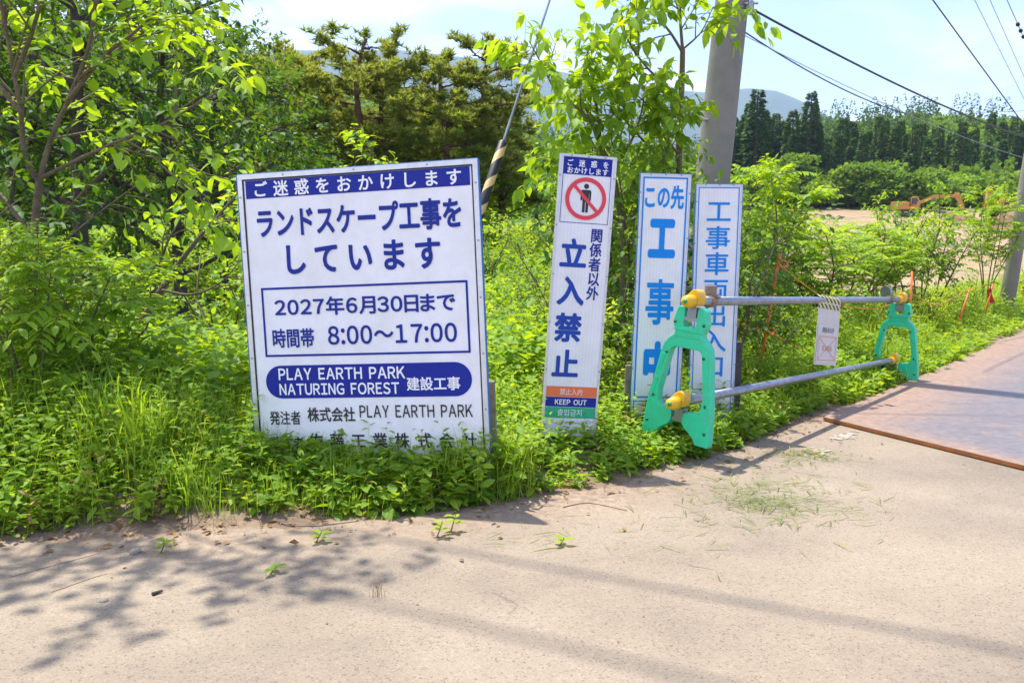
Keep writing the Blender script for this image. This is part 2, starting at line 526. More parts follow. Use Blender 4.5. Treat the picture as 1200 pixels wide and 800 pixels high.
def build_road():
    P = catmull(EDGE, 40)
    L = np.concatenate([[0], np.cumsum(np.linalg.norm(np.diff(P, axis=0), axis=1))])
    u = np.concatenate([np.linspace(0, L[-1], 160), np.linspace(L[np.argmin(abs(P[:, 0] + 5))], L[np.argmin(abs(P[:, 0] - 9))], 500)])
    u = np.unique(u)
    P = np.stack([np.interp(u, L, P[:, k]) for k in (0, 1)], 1)
    T = unit(np.gradient(P, axis=0))
    N = np.stack([T[:, 1], -T[:, 0]], 1)
    # a smoothed normal keeps the strip from folding
    off = np.concatenate([np.linspace(0, .6, 16), np.linspace(.68, 3, 20), np.linspace(3.3, 9, 14)])
    rag = .05 * vnoise(u * 5, u * 2.3, 7) + .03 * vnoise(u * 17, u * 11, 8)
    X = P[:, None, 0] + N[:, None, 0] * (off[None] + rag[:, None] * np.exp(-off[None] / .3))
    Y = P[:, None, 1] + N[:, None, 1] * (off[None] + rag[:, None] * np.exp(-off[None] / .3))
    x = X.ravel(); y = Y.ravel()
    z = road_z(x, y) + .006
    m, n = len(P), len(off)
    i = np.arange(m - 1)[:, None] * n; j = np.arange(n - 1)[None]
    mb = MB(); mb.add(np.stack([x, y, z], 1), [np.stack([i + j, i + j + 1, i + n + j + 1, i + n + j], -1).reshape(-1, 4)])
    m_ = bpy.data.materials.new('road_surface')
    m_.use_nodes = True
    t = m_.node_tree
    bs = t.nodes['Principled BSDF']; bs.inputs['Roughness'].default_value = .88; bs.inputs['Specular IOR Level'].default_value = .25
    g = nd(t, 'ShaderNodeNewGeometry')

    def noise(scale, det=4, ro=.6):
        q = nd(t, 'ShaderNodeTexNoise', Scale=scale, Detail=det, Roughness=ro)
        t.links.new(g.outputs['Position'], q.inputs['Vector'])
        return q.outputs['Fac']

    def ramp(f, *st):
        rr = nd(t, 'ShaderNodeValToRGB')
        e = rr.color_ramp.elements
        e[0].position, e[0].color = st[0][0], (*st[0][1], 1)
        e[1].position, e[1].color = st[-1][0], (*st[-1][1], 1)
        for p_, c_ in st[1:-1]:
            k = e.new(p_); k.color = (*c_, 1)
        t.links.new(f, rr.inputs[0])
        return rr.outputs[0]

    def mixn(f, a, bb, mode='MIX'):
        xx = nd(t, 'ShaderNodeMix', _data_type='RGBA', _blend_type=mode)
        if hasattr(f, 'links'): t.links.new(f, xx.inputs['Factor'])
        else: xx.inputs['Factor'].default_value = f
        t.links.new(a, xx.inputs['A']); t.links.new(bb, xx.inputs['B'])
        return xx.outputs['Result']
    big = ramp(noise(.9, 8, .66), (.3, (.218, .18, .134)), (.48, (.27, .223, .163)), (.68, (.32, .264, .194)))
    vo = nd(t, 'ShaderNodeTexVoronoi', Scale=190., Randomness=1.)
    t.links.new(g.outputs['Position'], vo.inputs['Vector'])
    hs = nd(t, 'ShaderNodeSeparateColor')
    t.links.new(vo.outputs['Color'], hs.inputs[0])
    agg = ramp(hs.outputs[0], (0., (.5, .5, .53)), (.07, (.72, .71, .72)), (.16, (.94, .94, .94)), (.8, (1.02, 1.01, 1.0)), (1., (1.22, 1.2, 1.16)))
    c = mixn(.8, big, agg, 'MULTIPLY')
    fine = ramp(noise(300., 2, .6), (.3, (.8, .8, .81)), (.55, (1., 1., 1.)), (.75, (1.14, 1.12, 1.1)))
    c = mixn(.8, c, fine, 'MULTIPLY')
    stain = ramp(noise(.45, 5, .6), (.32, (.84, .85, .88)), (.5, (1., 1., 1.)), (.7, (1.07, 1.06, 1.03)))
    c = mixn(.9, c, stain, 'MULTIPLY')
    wp = nd(t, 'ShaderNodeTexNoise', Scale=2.2, Detail=5.); t.links.new(g.outputs['Position'], wp.inputs['Vector'])
    wa = nd(t, 'ShaderNodeMix', _data_type='RGBA', _blend_type='LINEAR_LIGHT'); wa.inputs['Factor'].default_value = .35
    t.links.new(g.outputs['Position'], wa.inputs['A']); t.links.new(wp.outputs['Color'], wa.inputs['B'])
    vc = nd(t, 'ShaderNodeTexVoronoi', _feature='DISTANCE_TO_EDGE', Scale=.42); t.links.new(wa.outputs['Result'], vc.inputs['Vector'])
    cm = nd(t, 'ShaderNodeMapRange'); cm.inputs['From Max'].default_value = .0045; cm.inputs['To Min'].default_value = 1.; cm.inputs['To Max'].default_value = 0.
    t.links.new(vc.outputs['Distance'], cm.inputs['Value'])
    gap = ramp(noise(1.7, 4, .6), (.5, (0, 0, 0)), (.6, (.75, .75, .75)))
    cmm = nd(t, 'ShaderNodeMath', _operation='MULTIPLY'); t.links.new(cm.outputs['Result'], cmm.inputs[0]); t.links.new(gap, cmm.inputs[1])
    dk_ = nd(t, 'ShaderNodeRGB'); dk_.outputs[0].default_value = (.13, .1, .075, 1)
    c = mixn(cmm.outputs[0], c, dk_.outputs[0])
    dst = nd(t, 'ShaderNodeAttribute', _attribute_name='dirt')
    nn = nd(t, 'ShaderNodeMath', _operation='MULTIPLY_ADD')
    nn.inputs[1].default_value = 1.6; nn.inputs[2].default_value = -.8
    t.links.new(noise(5., 8, .7), nn.inputs[0])
    ad = nd(t, 'ShaderNodeMath', _operation='ADD', _use_clamp=True)
    t.links.new(dst.outputs['Fac'], ad.inputs[0]); t.links.new(nn.outputs[0], ad.inputs[1])
    ml = nd(t, 'ShaderNodeMath', _operation='MULTIPLY')
    t.links.new(ad.outputs[0], ml.inputs[0]); t.links.new(dst.outputs['Fac'], ml.inputs[1])
    deb = ramp(noise(28., 7, .75), (.3, (.13, .09, .065)), (.5, (.27, .195, .14)), (.7, (.42, .32, .23)))
    c = mixn(ml.outputs[0], c, deb)
    t.links.new(c, bs.inputs['Base Color'])
    bp = nd(t, 'ShaderNodeBump', Strength=.25, Distance=.004)
    t.links.new(vo.outputs['Distance'], bp.inputs['Height'])
    bp2 = nd(t, 'ShaderNodeBump', Strength=.22, Distance=.008)
    t.links.new(noise(90., 4, .6), bp2.inputs['Height']); t.links.new(bp.outputs[0], bp2.inputs['Normal'])
    t.links.new(bp2.outputs[0], bs.inputs['Normal'])
    o = mb.build('road', m_, smooth=True)
    attr(o.data, 'dirt', np.tile(np.clip(1.35 - off / .42, 0, 1), m) * np.repeat(.75 + .35 * vnoise(u * 1.5, u, 3), n))
    tag(o, 'pale sandy concrete road with worn aggregate', kind='structure')


build_ground()
build_road()

# ------------------------------------------------------------------ mountains far behind
def build_mountain(name, R0, prof, depth, seed, label, colr):
    bx = np.array([p[0] for p in prof], float); by = np.array([p[1] for p in prof], float)
    th = np.arctan((bx - 600) / F)
    a = np.linspace(-1.2, 1.2, 260)
    top = np.interp(a, th, (270 - by) / F) * R0 / np.cos(a) * np.cos(a)
    rr = np.linspace(-1, 1, 26)
    A, K = np.meshgrid(a, rr)
    prof_ = np.clip(1 - np.abs(K) ** 1.3, 0, 1)
    T = np.tile(top, (26, 1))
    rid = .13 * vnoise(A * 22 + 3 * K, K * 5 + A * 9, seed) + .05 * vnoise(A * 70, K * 15, seed + 1)
    z = T * prof_ * (1 + rid * (1 - prof_) * 1.6 + .02 * rid) + CZ * prof_ - 5
    rad = R0 + K * depth
    V = np.stack([rad * np.tan(np.clip(A, -1.2, 1.2)) * 1.0, rad + 0 * A, z], -1).reshape(-1, 3)
    n = len(a); i = np.arange(25)[:, None] * n; j = np.arange(n - 1)[None]
    mb = MB(); mb.add(V, [np.stack([i + j, i + j + 1, i + n + j + 1, i + n + j], -1).reshape(-1, 4)])
    m_ = mat(name + '_woods', colr, .95, spec=.05, var=tuple(c * 1.7 for c in colr), vscale=.02, bump=.5, bscale=.05)
    tag(mb.build(name, m_, smooth=True), label, kind='structure')


build_mountain('mountain', 4000, [(-900, 74), (0, 64), (400, 68), (470, 66), (520, 72), (600, 78), (640, 88), (700, 98), (760, 108), (820, 113),
                                  (870, 109), (900, 112), (925, 121), (950, 134), (990, 152), (1200, 158), (2200, 160)], 1000, 5,
               'long blue wooded mountain far beyond the valley', (.03, .055, .03))


# ------------------------------------------------------------------ lettering
_tc = bpy.data.curves.new('lettering_source', 'FONT')
_to = bpy.data.objects.new('lettering_source', _tc)
COL.objects.link(_to)
_tcache = {}


def glyphs(body, bold=0.):
    key = body
    if key not in _tcache:
        _tc.body = body; _tc.offset = 0; _tc.size = 1; _tc.resolution_u = 4
        _to.update_tag()
        dg = bpy.context.evaluated_depsgraph_get()
        dg.update()
        me = bpy.data.meshes.new_from_object(_to.evaluated_get(dg))
        V = np.zeros(len(me.vertices) * 3); me.vertices.foreach_get('co', V)
        Fs = [list(p.vertices) for p in me.polygons]
        bpy.data.meshes.remove(me)
        _tcache[key] = (V.reshape(-1, 3)[:, :2], Fs)
    return _tcache[key]


def put(mb, V2, Fs, W, d):
    """V2 holds (u, v) on the sign face, d the distance in front of it"""
    V = np.stack([V2[:, 0] - W / 2, np.full(len(V2), -d), -V2[:, 1]], 1)
    by = {}
    for f in Fs: by.setdefault(len(f), []).append(f)
    mb.add(V, [np.array(x) for x in by.values()])


def strokes(bold):
    """shifts that thicken a stroke"""
    if not bold: return [np.zeros(2)]
    a = np.arange(10) / 10 * 2 * np.pi
    return [np.zeros(2)] + [bold * np.array([math.cos(k), math.sin(k)]) for k in a]


def text_fit(mb, body, W, u0, v0, u1, v1, bold=.0, d=.005):
    V, Fs = glyphs(body)
    lo, hi = V.min(0) - bold, V.max(0) + bold
    for k, dv_ in enumerate(strokes(bold)):
        q = (V + dv_ - lo) / (hi - lo)
        put(mb, np.stack([u0 + q[:, 0] * (u1 - u0), v1 - q[:, 1] * (v1 - v0)], 1), Fs, W, d + k * 4e-5)


def text_cells(mb, body, W, u0, v0, u1, v1, bold=.02, d=.005, vertical=False, ew=None):
    """one em box per character, evenly spread along the line; (u0,v0)-(u1,v1) hold the em boxes"""
    n = len(body)
    for k, ch in enumerate(body):
        V, Fs = glyphs(ch)
        if vertical:
            eh = ew or (v1 - v0) / n
            a = v0 + (v1 - v0 - eh) * k / max(n - 1, 1)
            b = a + eh; c0, c1 = u0, u1
        else:
            wd = ew or (u1 - u0) / n
            c0 = u0 + (u1 - u0 - wd) * k / max(n - 1, 1)
            c1 = c0 + wd; a, b = v0, v1
        for k2, dv_ in enumerate(strokes(bold)):
            Q = V + dv_
            put(mb, np.stack([c0 + Q[:, 0] * (c1 - c0), b - (Q[:, 1] + .12) * (b - a)], 1), Fs, W, d + k2 * 4e-5)


def text_prop(mb, body, W, u0, v0, u1, v1, bold=.0, d=.005, gap=.14, space=.62):
    """letters set side by side by their own widths, the line stretched to fill the box"""
    x = 0.; parts = []
    for ch in body:
        if ch == ' ':
            x += space - gap; continue
        V, Fs = glyphs(chr(ord(ch) + 0xFEE0) if 33 <= ord(ch) <= 126 else ch)
        parts.append((V + [x - V[:, 0].min(), 0], Fs)); x += V[:, 0].max() - V[:, 0].min() + gap + (.1 if ch == '1' else 0)
    al = np.concatenate([v for v, f in parts])
    lo, hi = al.min(0) - bold, al.max(0) + bold
    for k, dv_ in enumerate(strokes(bold)):
        for V, Fs in parts:
            q = (V + dv_ - lo) / (hi - lo)
            put(mb, np.stack([u0 + q[:, 0] * (u1 - u0), v1 - q[:, 1] * (v1 - v0)], 1), Fs, W, d + k * 4e-5)


def rect(mb, W, u0, v0, u1, v1, d):
    put(mb, np.array([(u0, v0), (u1, v0), (u1, v1), (u0, v1)]), [[3, 2, 1, 0]], W, d)


def outline(mb, W, u0, v0, u1, v1, th, d):
    rect(mb, W, u0, v0, u1, v0 + th, d); rect(mb, W, u0, v1 - th, u1, v1, d)
    rect(mb, W, u0, v0 + th, u0 + th, v1 - th, d); rect(mb, W, u1 - th, v0 + th, u1, v1 - th, d)


def disc(mb, W, cu, cv, r, d, r2=0., n=48, sx=1.):
    a = np.arange(n) / n * 2 * np.pi
    A = np.stack([cu + sx * r * np.cos(a), cv + r * np.sin(a)], 1)
    if r2:
        B = np.stack([cu + sx * r2 * np.cos(a), cv + r2 * np.sin(a)], 1)
        put(mb, np.vstack([A, B]), [[i, i + n, (i + 1) % n + n, (i + 1) % n] for i in range(n)], W, d)
    else:
        put(mb, A, [list(range(n))[::-1]], W, d)


def sign_root(q, name, label, cat, group=None):
    o = empty(name, (0, 0, 0), label, cat, group)
    cz, sz = math.cos(q[3]), math.sin(q[3])
    M = Matrix.Rotation(q[3], 4, 'Z') @ Matrix.Rotation(q[4], 4, 'X') @ Matrix.Rotation(q[5], 4, 'Y')
    M.translation = Vector((q[0], q[1], q[2] - 1.35 + CZ))
    o.matrix_world = M
    return o


def sign_body(root, W, H, panel_mat, frame_w, film, thick=.022):
    m = MB(); box(m, (0, .004, -H / 2), (W - .004, .006, H - .004)); p = m.build('panel', panel_mat, root)
    m = MB()
    t = frame_w
    for c, s in (((0, 0, -t / 2), (W, thick, t)), ((0, 0, -H + t / 2), (W, thick, t)),
                 ((-W / 2 + t / 2, 0, -H / 2), (t, thick, H - 2 * t)), ((W / 2 - t / 2, 0, -H / 2), (t, thick, H - 2 * t))):
        box(m, (c[0], thick / 2 - .005, c[2]), s)
    fr = m.build('frame', FRAME, root)
    m = MB()
    e = .0015
    for c, s in (((-W / 2 - e, 0, -H / 2), (.003, thick + .004, H)), ((W / 2 + e, 0, -H / 2), (.003, thick + .004, H)), ((0, 0, e), (W, thick + .004, .003))):
        box(m, (c[0], thick / 2 - .0045, c[2]), s)
    m.build('edging', film, root)
    m = MB(); tube(m, [(0, 0, 0), (0, -.0025, 0)], .0045, 8, cap=True); rm = m.mesh('rivet', STEEL)
    for c in [(sx * (W / 2 - t / 2), -.005, -.1 - k * (H - .2) / 5) for k in range(6) for sx in (-1, 1)] + [(sx * W, -.005, -t / 2) for sx in (-.3, 0, .3)]:
        o = bpy.data.objects.new('rivet', rm); COL.objects.link(o); o.parent = root; o.location = c
    # two back rails
    for s in (.25, .7):
        m = MB(); box(m, (0, .028, -H * s), (W - .04, .02, .03)); m.build('rail', FRAME, root)
    return p


def stake(root, x, z0, z1, wd, m_, y=.06):
    m = MB(); box(m, (x, y, (z0 + z1) / 2), (wd, wd, z1 - z0)); m.build('stake', m_, root)


# ------------------------------------------------------------------ the large notice board
q1 = (-.684, 3.511, 1.621, R(-10.99), R(-2.39), R(-2.86))
W, H = 1.1, 1.4
s1 = sign_root(q1, 'notice_board', 'large white construction notice board with blue heading, tilted in the grass', 'sign')
sign_body(s1, W, H, PANEL, .022, BLUEFILM)
m = MB(); rect(m, W, .036, .03, 1.064, .108, .0005); m.build('heading_band', NAVY, s1)
m = MB(); text_cells(m, 'ご迷惑をおかけします', W, .07, .033, 1.03, .105, .022, .0018, ew=.072); m.build('lettering', PWHITE, s1)
m = MB(); outline(m, W, .022, .022, W - .022, H - .022, .007, .0011); m.build('inner_border', PBLACK, s1)
m = MB(); text_fit(m, 'ランドスケープ工事を', W, .08, .152, 1.02, .285, .03, .0018); m.build('lettering', NAVYTX, s1)
m = MB(); text_cells(m, 'しています', W, .185, .31, .925, .455, .03, .0018, ew=.125); m.build('lettering', NAVYTX, s1)
m = MB(); outline(m, W, .077, .505, 1.033, .816, .0095, .0011); m.build('box_border', NAVY, s1)
m = MB(); text_prop(m, '2027年6月30日まで', W, .138, .553, .975, .636, .025, .0018); m.build('lettering', NAVYTX, s1)
m = MB(); text_fit(m, '時間帯', W, .118, .69, .318, .776, .022, .0018); m.build('lettering', NAVYTX, s1)
m = MB(); text_prop(m, '8:00～17:00', W, .384, .684, .976, .768, .022, .0018); m.build('lettering', NAVYTX, s1)
m = MB()
a = np.linspace(np.pi / 2, 3 * np.pi / 2, 20)
pl = np.vstack([np.stack([.147 + .076 * np.cos(a), .931 - .084 * np.sin(a) * .89], 1), np.stack([.957 - .076 * np.cos(a), .929 + .084 * np.sin(a) * .89], 1)])
put(m, pl, [list(range(len(pl)))], W, .0011); m.build('name_band', NAVY, s1)
m = MB(); text_prop(m, 'PLAY EARTH PARK', W, .135, .869, .733, .922, .022, .0018); m.build('lettering', PWHITE, s1)
m = MB(); text_prop(m, 'NATURING FOREST', W, .135, .938, .703, .991, .022, .0018); m.build('lettering', PWHITE, s1)
m = MB(); text_fit(m, '建設工事', W, .738, .917, .98, .977, .02, .0018); m.build('lettering', PWHITE, s1)
m = MB(); text_fit(m, '発注者', W, .078, 1.063, .228, 1.126, .014, .0018); m.build('lettering', PBLACK, s1)
m = MB(); text_fit(m, '株式会社', W, .263, 1.047, .49, 1.113, .018, .0018); m.build('lettering', PBLACK, s1)
m = MB(); text_prop(m, 'PLAY EARTH PARK', W, .512, 1.04, 1.03, 1.095, .012, .0018); m.build('lettering', PBLACK, s1)
m = MB(); text_fit(m, '施工者', W, .08, 1.18, .238, 1.243, .014, .0018); m.build('lettering', PBLACK, s1)
m = MB(); text_cells(m, '佐藤工業株式会社', W, .26, 1.162, 1.045, 1.236, .018, .0018, ew=.07); m.build('lettering', PBLACK, s1)
stake(s1, .552, -1.75, -.95, .03, WOOD)
stake(s1, -.46, -1.75, -.6, .05, WOOD)

# ------------------------------------------------------------------ the keep-out sign
q2 = (.374, 3.974, 1.709, R(8.27), R(-.29), R(3.76))
W, H = .28, 1.4
s2 = sign_root(q2, 'keep_out_sign', 'narrow white keep out sign with crossed-out person in a red ring', 'sign', 'slim standing signs beside the barrier')
sign_body(s2, W, H, PANEL2, .007, FRAME, .016)
m = MB(); rect(m, W, .0205, .012, .2595, .0925, .0005); m.build('heading_band', NAVY, s2)
m = MB(); text_cells(m, 'ご迷惑を', W, .034, .020, .246, .055, .02, .0018, ew=.032); m.build('lettering', PWHITE, s2)
m = MB(); text_cells(m, 'おかけします', W, .036, .056, .246, .089, .02, .0018, ew=.033); m.build('lettering', PWHITE, s2)
m = MB(); outline(m, W, .018, .0095, .262, .326, .0028, .0009); m.build('box_border', NAVY, s2)
m = MB(); disc(m, W, .141, .206, .103, .0022, .083)
dv = np.array([math.cos(R(45)), math.sin(R(45))]); pv = np.array([-dv[1], dv[0]])
cc = np.array([.141, .206])
put(m, np.array([cc - dv * .085 - pv * .008, cc + dv * .085 - pv * .008, cc + dv * .085 + pv * .008, cc - dv * .085 + pv * .008]), [[3, 2, 1, 0]], W, .0023)
m.build('prohibition_ring', PRED, s2)
m = MB(); disc(m, W, .141, .146, .0125, .0012, n=24)
fig = np.array([(.122, .163), (.16, .163), (.167, .170), (.167, .214), (.158, .214), (.158, .180), (.156, .180), (.156, .272), (.143, .272), (.143, .222), (.139, .222),
                (.139, .272), (.126, .272), (.126, .180), (.124, .180), (.124, .214), (.115, .214), (.115, .170)])
put(m, fig, [list(range(len(fig)))[::-1]], W, .0012)
m.build('pictogram', PBLACK, s2)
m = MB(); text_cells(m, '関係者以外', W, .179, .345, .243, .703, .022, .0012, vertical=True, ew=.072); m.build('lettering', NAVYTX, s2)
m = MB(); text_cells(m, '立入禁止', W, .03, .402, .17, 1.102, .036, .0012, vertical=True, ew=.148); m.build('lettering', MIDBLUE, s2)
m = MB(); rect(m, W, .012, 1.143, .282, 1.196, .0006); m.build('stripe', PORANGE, s2)
m = MB(); rect(m, W, .012, 1.198, .282, 1.247, .0006); m.build('stripe', NAVY, s2)
m = MB(); rect(m, W, .012, 1.249, .282, 1.305, .0006); m.build('stripe', PGREEN, s2)
m = MB(); text_fit(m, '禁止入内', W, .082, 1.154, .198, 1.186, .0, .0013); m.build('lettering', PWHITE, s2)
m = MB(); text_prop(m, 'KEEP OUT', W, .06, 1.209, .225, 1.237, .025, .0013); m.build('lettering', PWHITE, s2)
m = MB(); text_fit(m, '출입금지', W, .077, 1.26, .203, 1.294, .0, .0013); m.build('lettering', PWHITE, s2)
stake(s2, -.128, -1.75, -1.08, .03, WOOD, .04)
stake(s2, .11, -1.75, -.7, .03, WOOD, .04)

# ------------------------------------------------------------------ the two blue lettered signs
q3 = (.828, 4.364, 1.65, R(2.51), R(-.21), R(1.42))
W, H = .275, 1.4
s3 = sign_root(q3, 'works_ahead_sign', 'narrow white sign with big rounded blue characters, behind the green barrier stand', 'sign', 'slim standing signs beside the barrier')
sign_body(s3, W, H, PANEL2, .007, BLUEFILM, .016)
m = MB(); outline(m, W, .0155, .0165, .2595, 1.225, .0085, .0009); m.build('border', CYAN, s3)
m = MB(); outline(m, W, .0155, 1.24, .2595, 1.385, .006, .0009); m.build('box_border', CYAN, s3)
m = MB(); text_fit(m, 'この先', W, .03, .058, .242, .186, .03, .0012); m.build('lettering', CYAN, s3)
m = MB(); text_fit(m, '工', W, .058, .238, .208, .45, .06, .0012); m.build('lettering', CYAN, s3)
m = MB(); text_fit(m, '事', W, .06, .563, .215, .815, .022, .0012); m.build('lettering', CYAN, s3)
m = MB(); text_fit(m, '中', W, .062, .905, .215, 1.165, .06, .0012); m.build('lettering', CYAN, s3)
stake(s3, -.15, -1.75, -1.05, .03, WOOD, .04)
stake(s3, .1, -1.75, -.7, .03, WOOD, .04)

q4 = (1.206, 4.71, 1.615, R(4.25), R(-.14), R(.29))
s4 = sign_root(q4, 'site_entrance_sign', 'narrow white sign with seven thin blue characters, nearest the concrete pole', 'sign', 'slim standing signs beside the barrier')
sign_body(s4, W, H, PANEL2, .007, BLUEFILM, .016)
m = MB(); outline(m, W, .0155, .0165, .2595, 1.212, .0055, .0009); m.build('border', CYAN, s4)
m = MB(); outline(m, W, .0155, 1.225, .2595, 1.385, .005, .0009); m.build('box_border', CYAN, s4)
m = MB(); text_cells(m, '工事車両出入口', W, .062, .083, .218, 1.14, .012, .0012, vertical=True, ew=.142); m.build('lettering', CYAN, s4)
stake(s4, .168, -1.75, -.93, .045, DWOOD, .05)
stake(s4, -.1, -1.75, -.7, .03, WOOD, .04)

# ------------------------------------------------------------------ pipe barrier
Y0b, Y1b = 4.02, 6.75
A0 = at(792, 514, Y0b); A1 = at(1047, 444, Y1b)      # feet centres of the two stands
T0 = at(815, 353, Y0b); T1 = at(1056, 351, Y1b)      # upper pipe
Bt0 = at(797, 471, Y0b - .02); Bt1 = at(1047, 422, Y1b)  # lower pipe
pd = unit((T1 - T0) * [1, 1, 0])


HOLE = mat('dark_green_hole', (.005, .12, .06), .6)
CAPG = mat('cap_green', (.02, .3, .12), .5)


def stand(name, base, top, low, label):
    up = unit(top - base)
    yv = pd
    xv = unit(np.cross(yv, up)); yv = unit(np.cross(up, xv))
    o = empty(name, (0, 0, 0), label, 'barrier', 'green pipe barrier stands')
    M = Matrix(((xv[0], yv[0], up[0], base[0]), (xv[1], yv[1], up[1], base[1]), (xv[2], yv[2], up[2], base[2]), (0, 0, 0, 1)))
    o.matrix_world = M
    hgt = np.linalg.norm(top - base)
    k = (hgt - .03) / .70
    half = [(.0, .485), (.085, .485), (.108, .47), (.118, .44), (.158, .24), (.152, .185), (.132, .165), (.05, .155), (.04, .145), (.04, .095), (.062, .072), (.095, .055), (.128, .03), (.15, 0),
            (.235, 0), (.238, .03), (.226, .16), (.172, .46), (.158, .50), (.135, .525), (.098, .55), (.094, .57), (.112, .60), (.115, .625), (.098, .685), (.086, .70), (.052, .70), (.044, .69), (.044, .605), (.036, .598)]
    right = [(x * .81, z * k) for x, z in half]
    pts_ = right + [(-x, z) for x, z in right[::-1] if x > 0]
    prism('frame', pts_, .06, GREEN, o, .009, 2)
    for s in (-1, 1):
        for (za, zb) in ((.44, .36), (.31, .20)):
            xa = .133 + (.46 - za) * .232; xb = .133 + (.46 - zb) * .232
            q_ = unit(np.array([s * (xb - xa), 0, (zb - za)]))
            c = np.array([(s * (xa + xb) / 2 + s * .012) * .81, -.0305, (za + zb) / 2 * k])
            Mx = np.stack([np.cross(q_, [0, 1, 0]), [0, 1, 0], q_], 1)
            mb = MB(); box(mb, c, (.02, .006, za - zb), Mx); mb.build('moulding', GREEN, o)
    mb = MB(); box(mb, (0, -.0305, .545 * k), (.15, .006, .004)); mb.build('moulding', GREEN, o)
    mb = MB(); box(mb, (0, -.0305, .578 * k), (.17, .008, .008)); mb.build('moulding', GREEN, o)
    for s in (-1, 1):
        for (x, z) in ((.13, .45), (.185, .21), (.1, .615), (.205, .07)):
            mb = MB(); tube(mb, [(s * x * .81, -.0335, z * k), (s * x * .81, -.029, z * k)], .008, 10, cap=True); mb.build('bolt', HOLE, o)
    # clamps: metal yoke and yellow hood
    Mi = np.array(M.inverted())
    for p in (top, low):
        l = (Mi @ np.array([*p, 1]))[:3]
        mb = MB(); box(mb, (l[0], 0, l[2] - .055), (.05, .045, .05)); box(mb, (l[0], 0, l[2] - .09), (.07, .05, .02))
        mb.build('yoke', STEEL, o)
        c = MB()
        ang = np.linspace(-.75, 2 * np.pi * .62, 22)
        outl = [(.033 * math.cos(a) + .012 * max(0, math.sin(a)) - .004, .034 * math.sin(a) + .022 * max(0, math.sin(a)) ** 2) for a in np.linspace(-.5, np.pi + .5, 22)]
        cl = empty('clamp', (l[0], l[1], l[2])); cl.parent = o
        pr = prism('hood', [(x * 1.25, z * 1.1) for x, z in outl], .075, YELLOW, cl, .008, 2)
        mb = MB(); tube(mb, [(0, -.03, 0), (0, -.07, 0), (0, -.105, 0)], [.034, .033, .026], 16, cap=True)
        mb.build('knob', YELLOW, cl, True)
        mb = MB(); tube(mb, [(0, -.104, 0), (0, -.108, 0)], .012, 12, cap=True); mb.build('cap', CAPG, cl)
    return o


stand('barrier_stand', A0, T0, Bt0, 'green plastic barrier stand in front of the blue lettered signs')
stand('barrier_stand', A1, T1, Bt1, 'green plastic barrier stand at the edge of the steel road plate')


def pipe(p0, p1, label):
    d = unit(p1 - p0)
    mb = MB(); tube(mb, [p0 - d * .04, p0 * .66 + p1 * .34, p0 * .33 + p1 * .67, p1 + d * .06], .0243, 14, cap=True)
    o = mb.build('barrier_pipe', STEEL, None, True)
    tag(o, label, 'pipe', 'grey barrier pipes')
    return o


pipe(T0, T1, 'grey steel pipe clamped across the tops of the green stands')
pipe(Bt0, Bt1, 'grey steel pipe running low through the weeds between the green stands')
# rusty swivel coupler near the first clamp
d = unit(T1 - T0)
o = empty('pipe_coupler', T0 + d * .16, 'rusty swivel pipe coupler on the upper barrier pipe', 'coupler')
mb = MB(); tube(mb, [-d * .03, d * .03], .033, 14, cap=True); mb.build('collar', RUST, o)
mb = MB(); box(mb, (0, 0, .055), (.055, .03, .05)); tube(mb, [(-.04, 0, .045), (.05, -.01, .02)], .008, 8, cap=True); mb.build('flap', RUST, o)
o = empty('pipe_coupler', T1 - d * .32, 'grey round coupler near the end of the upper pipe', 'coupler')
mb = MB(); tube(mb, [-d * .035, d * .035], .034, 14, cap=True); mb.build('collar', RUST, o)
mb = MB(); tube(mb, [d * -.004 + [-.03, .02, .06], d * .01 + [-.02, .02, .062]], .05, 14, cap=True); mb.build('flap', STEEL, o)

# hanging placard
pc = T0 + (T1 - T0) * ((965 - 815) / (1056 - 815) * .73)
t_ = min(np.linspace(0, 1, 400), key=lambda k: abs((lambda p: 600 + F * p[0] / (p[1] * math.cos(PITCH) - (p[2] - CZ) * math.sin(PITCH)))(T0 + (T1 - T0) * k) - 968))
pc = T0 + (T1 - T0) * t_
yaw = math.atan2(d[1], d[0])
o = empty('placard', pc, 'faded paper notice in a clear sleeve hung from the upper barrier pipe', 'notice')
o.matrix_world = Matrix.Translation(pc) @ Matrix.Rotation(yaw - .08, 4, 'Z') @ Matrix.Rotation(R(-2), 4, 'X') @ Matrix.Rotation(R(8), 4, 'Y')
PW, PH = .34, .42
SLEEVE = mat('cloudy_sleeve', (.62, .6, .55), .25, var=(.55, .53, .48), vscale=9)
PAPER = mat('faded_paper', (.66, .63, .57), .6, var=(.58, .56, .5), vscale=12)
FADED_O = mat('faded_orange', (.66, .36, .2), .6); FADED_G = mat('faded_grey_print', (.2, .21, .22), .6)
mb = MB(); box(mb, (0, -.029, -.02 - PH / 2), (PW, .003, PH)); mb.build('sleeve', SLEEVE, o)
mb = MB(); rect(mb, PW, .012, .17, PW - .012, .425, .0325); mb.build('paper', PAPER, o)
mb = MB(); text_fit(mb, '関係者以外', PW, .08, .185, .26, .222, .02, .0335); mb.build('lettering', FADED_G, o)
mb = MB(); outline(mb, PW, .03, .245, PW - .03, .41, .007, .0335)
for sg in (1, -1):
    a_, b_ = np.array([.035, .25 if sg > 0 else .405]), np.array([PW - .035, .405 if sg > 0 else .25])
    n_ = unit(np.array([-(b_ - a_)[1], (b_ - a_)[0]])) * .003
    put(mb, np.array([a_ - n_, b_ - n_, b_ + n_, a_ + n_]), [[3, 2, 1, 0]], PW, .0335 + .0004 * sg)
mb.build('print', FADED_O, o)
mb = MB(); text_fit(mb, '立入禁止', PW, .09, .305, .25, .345, .02, .035); mb.build('lettering', FADED_O, o)
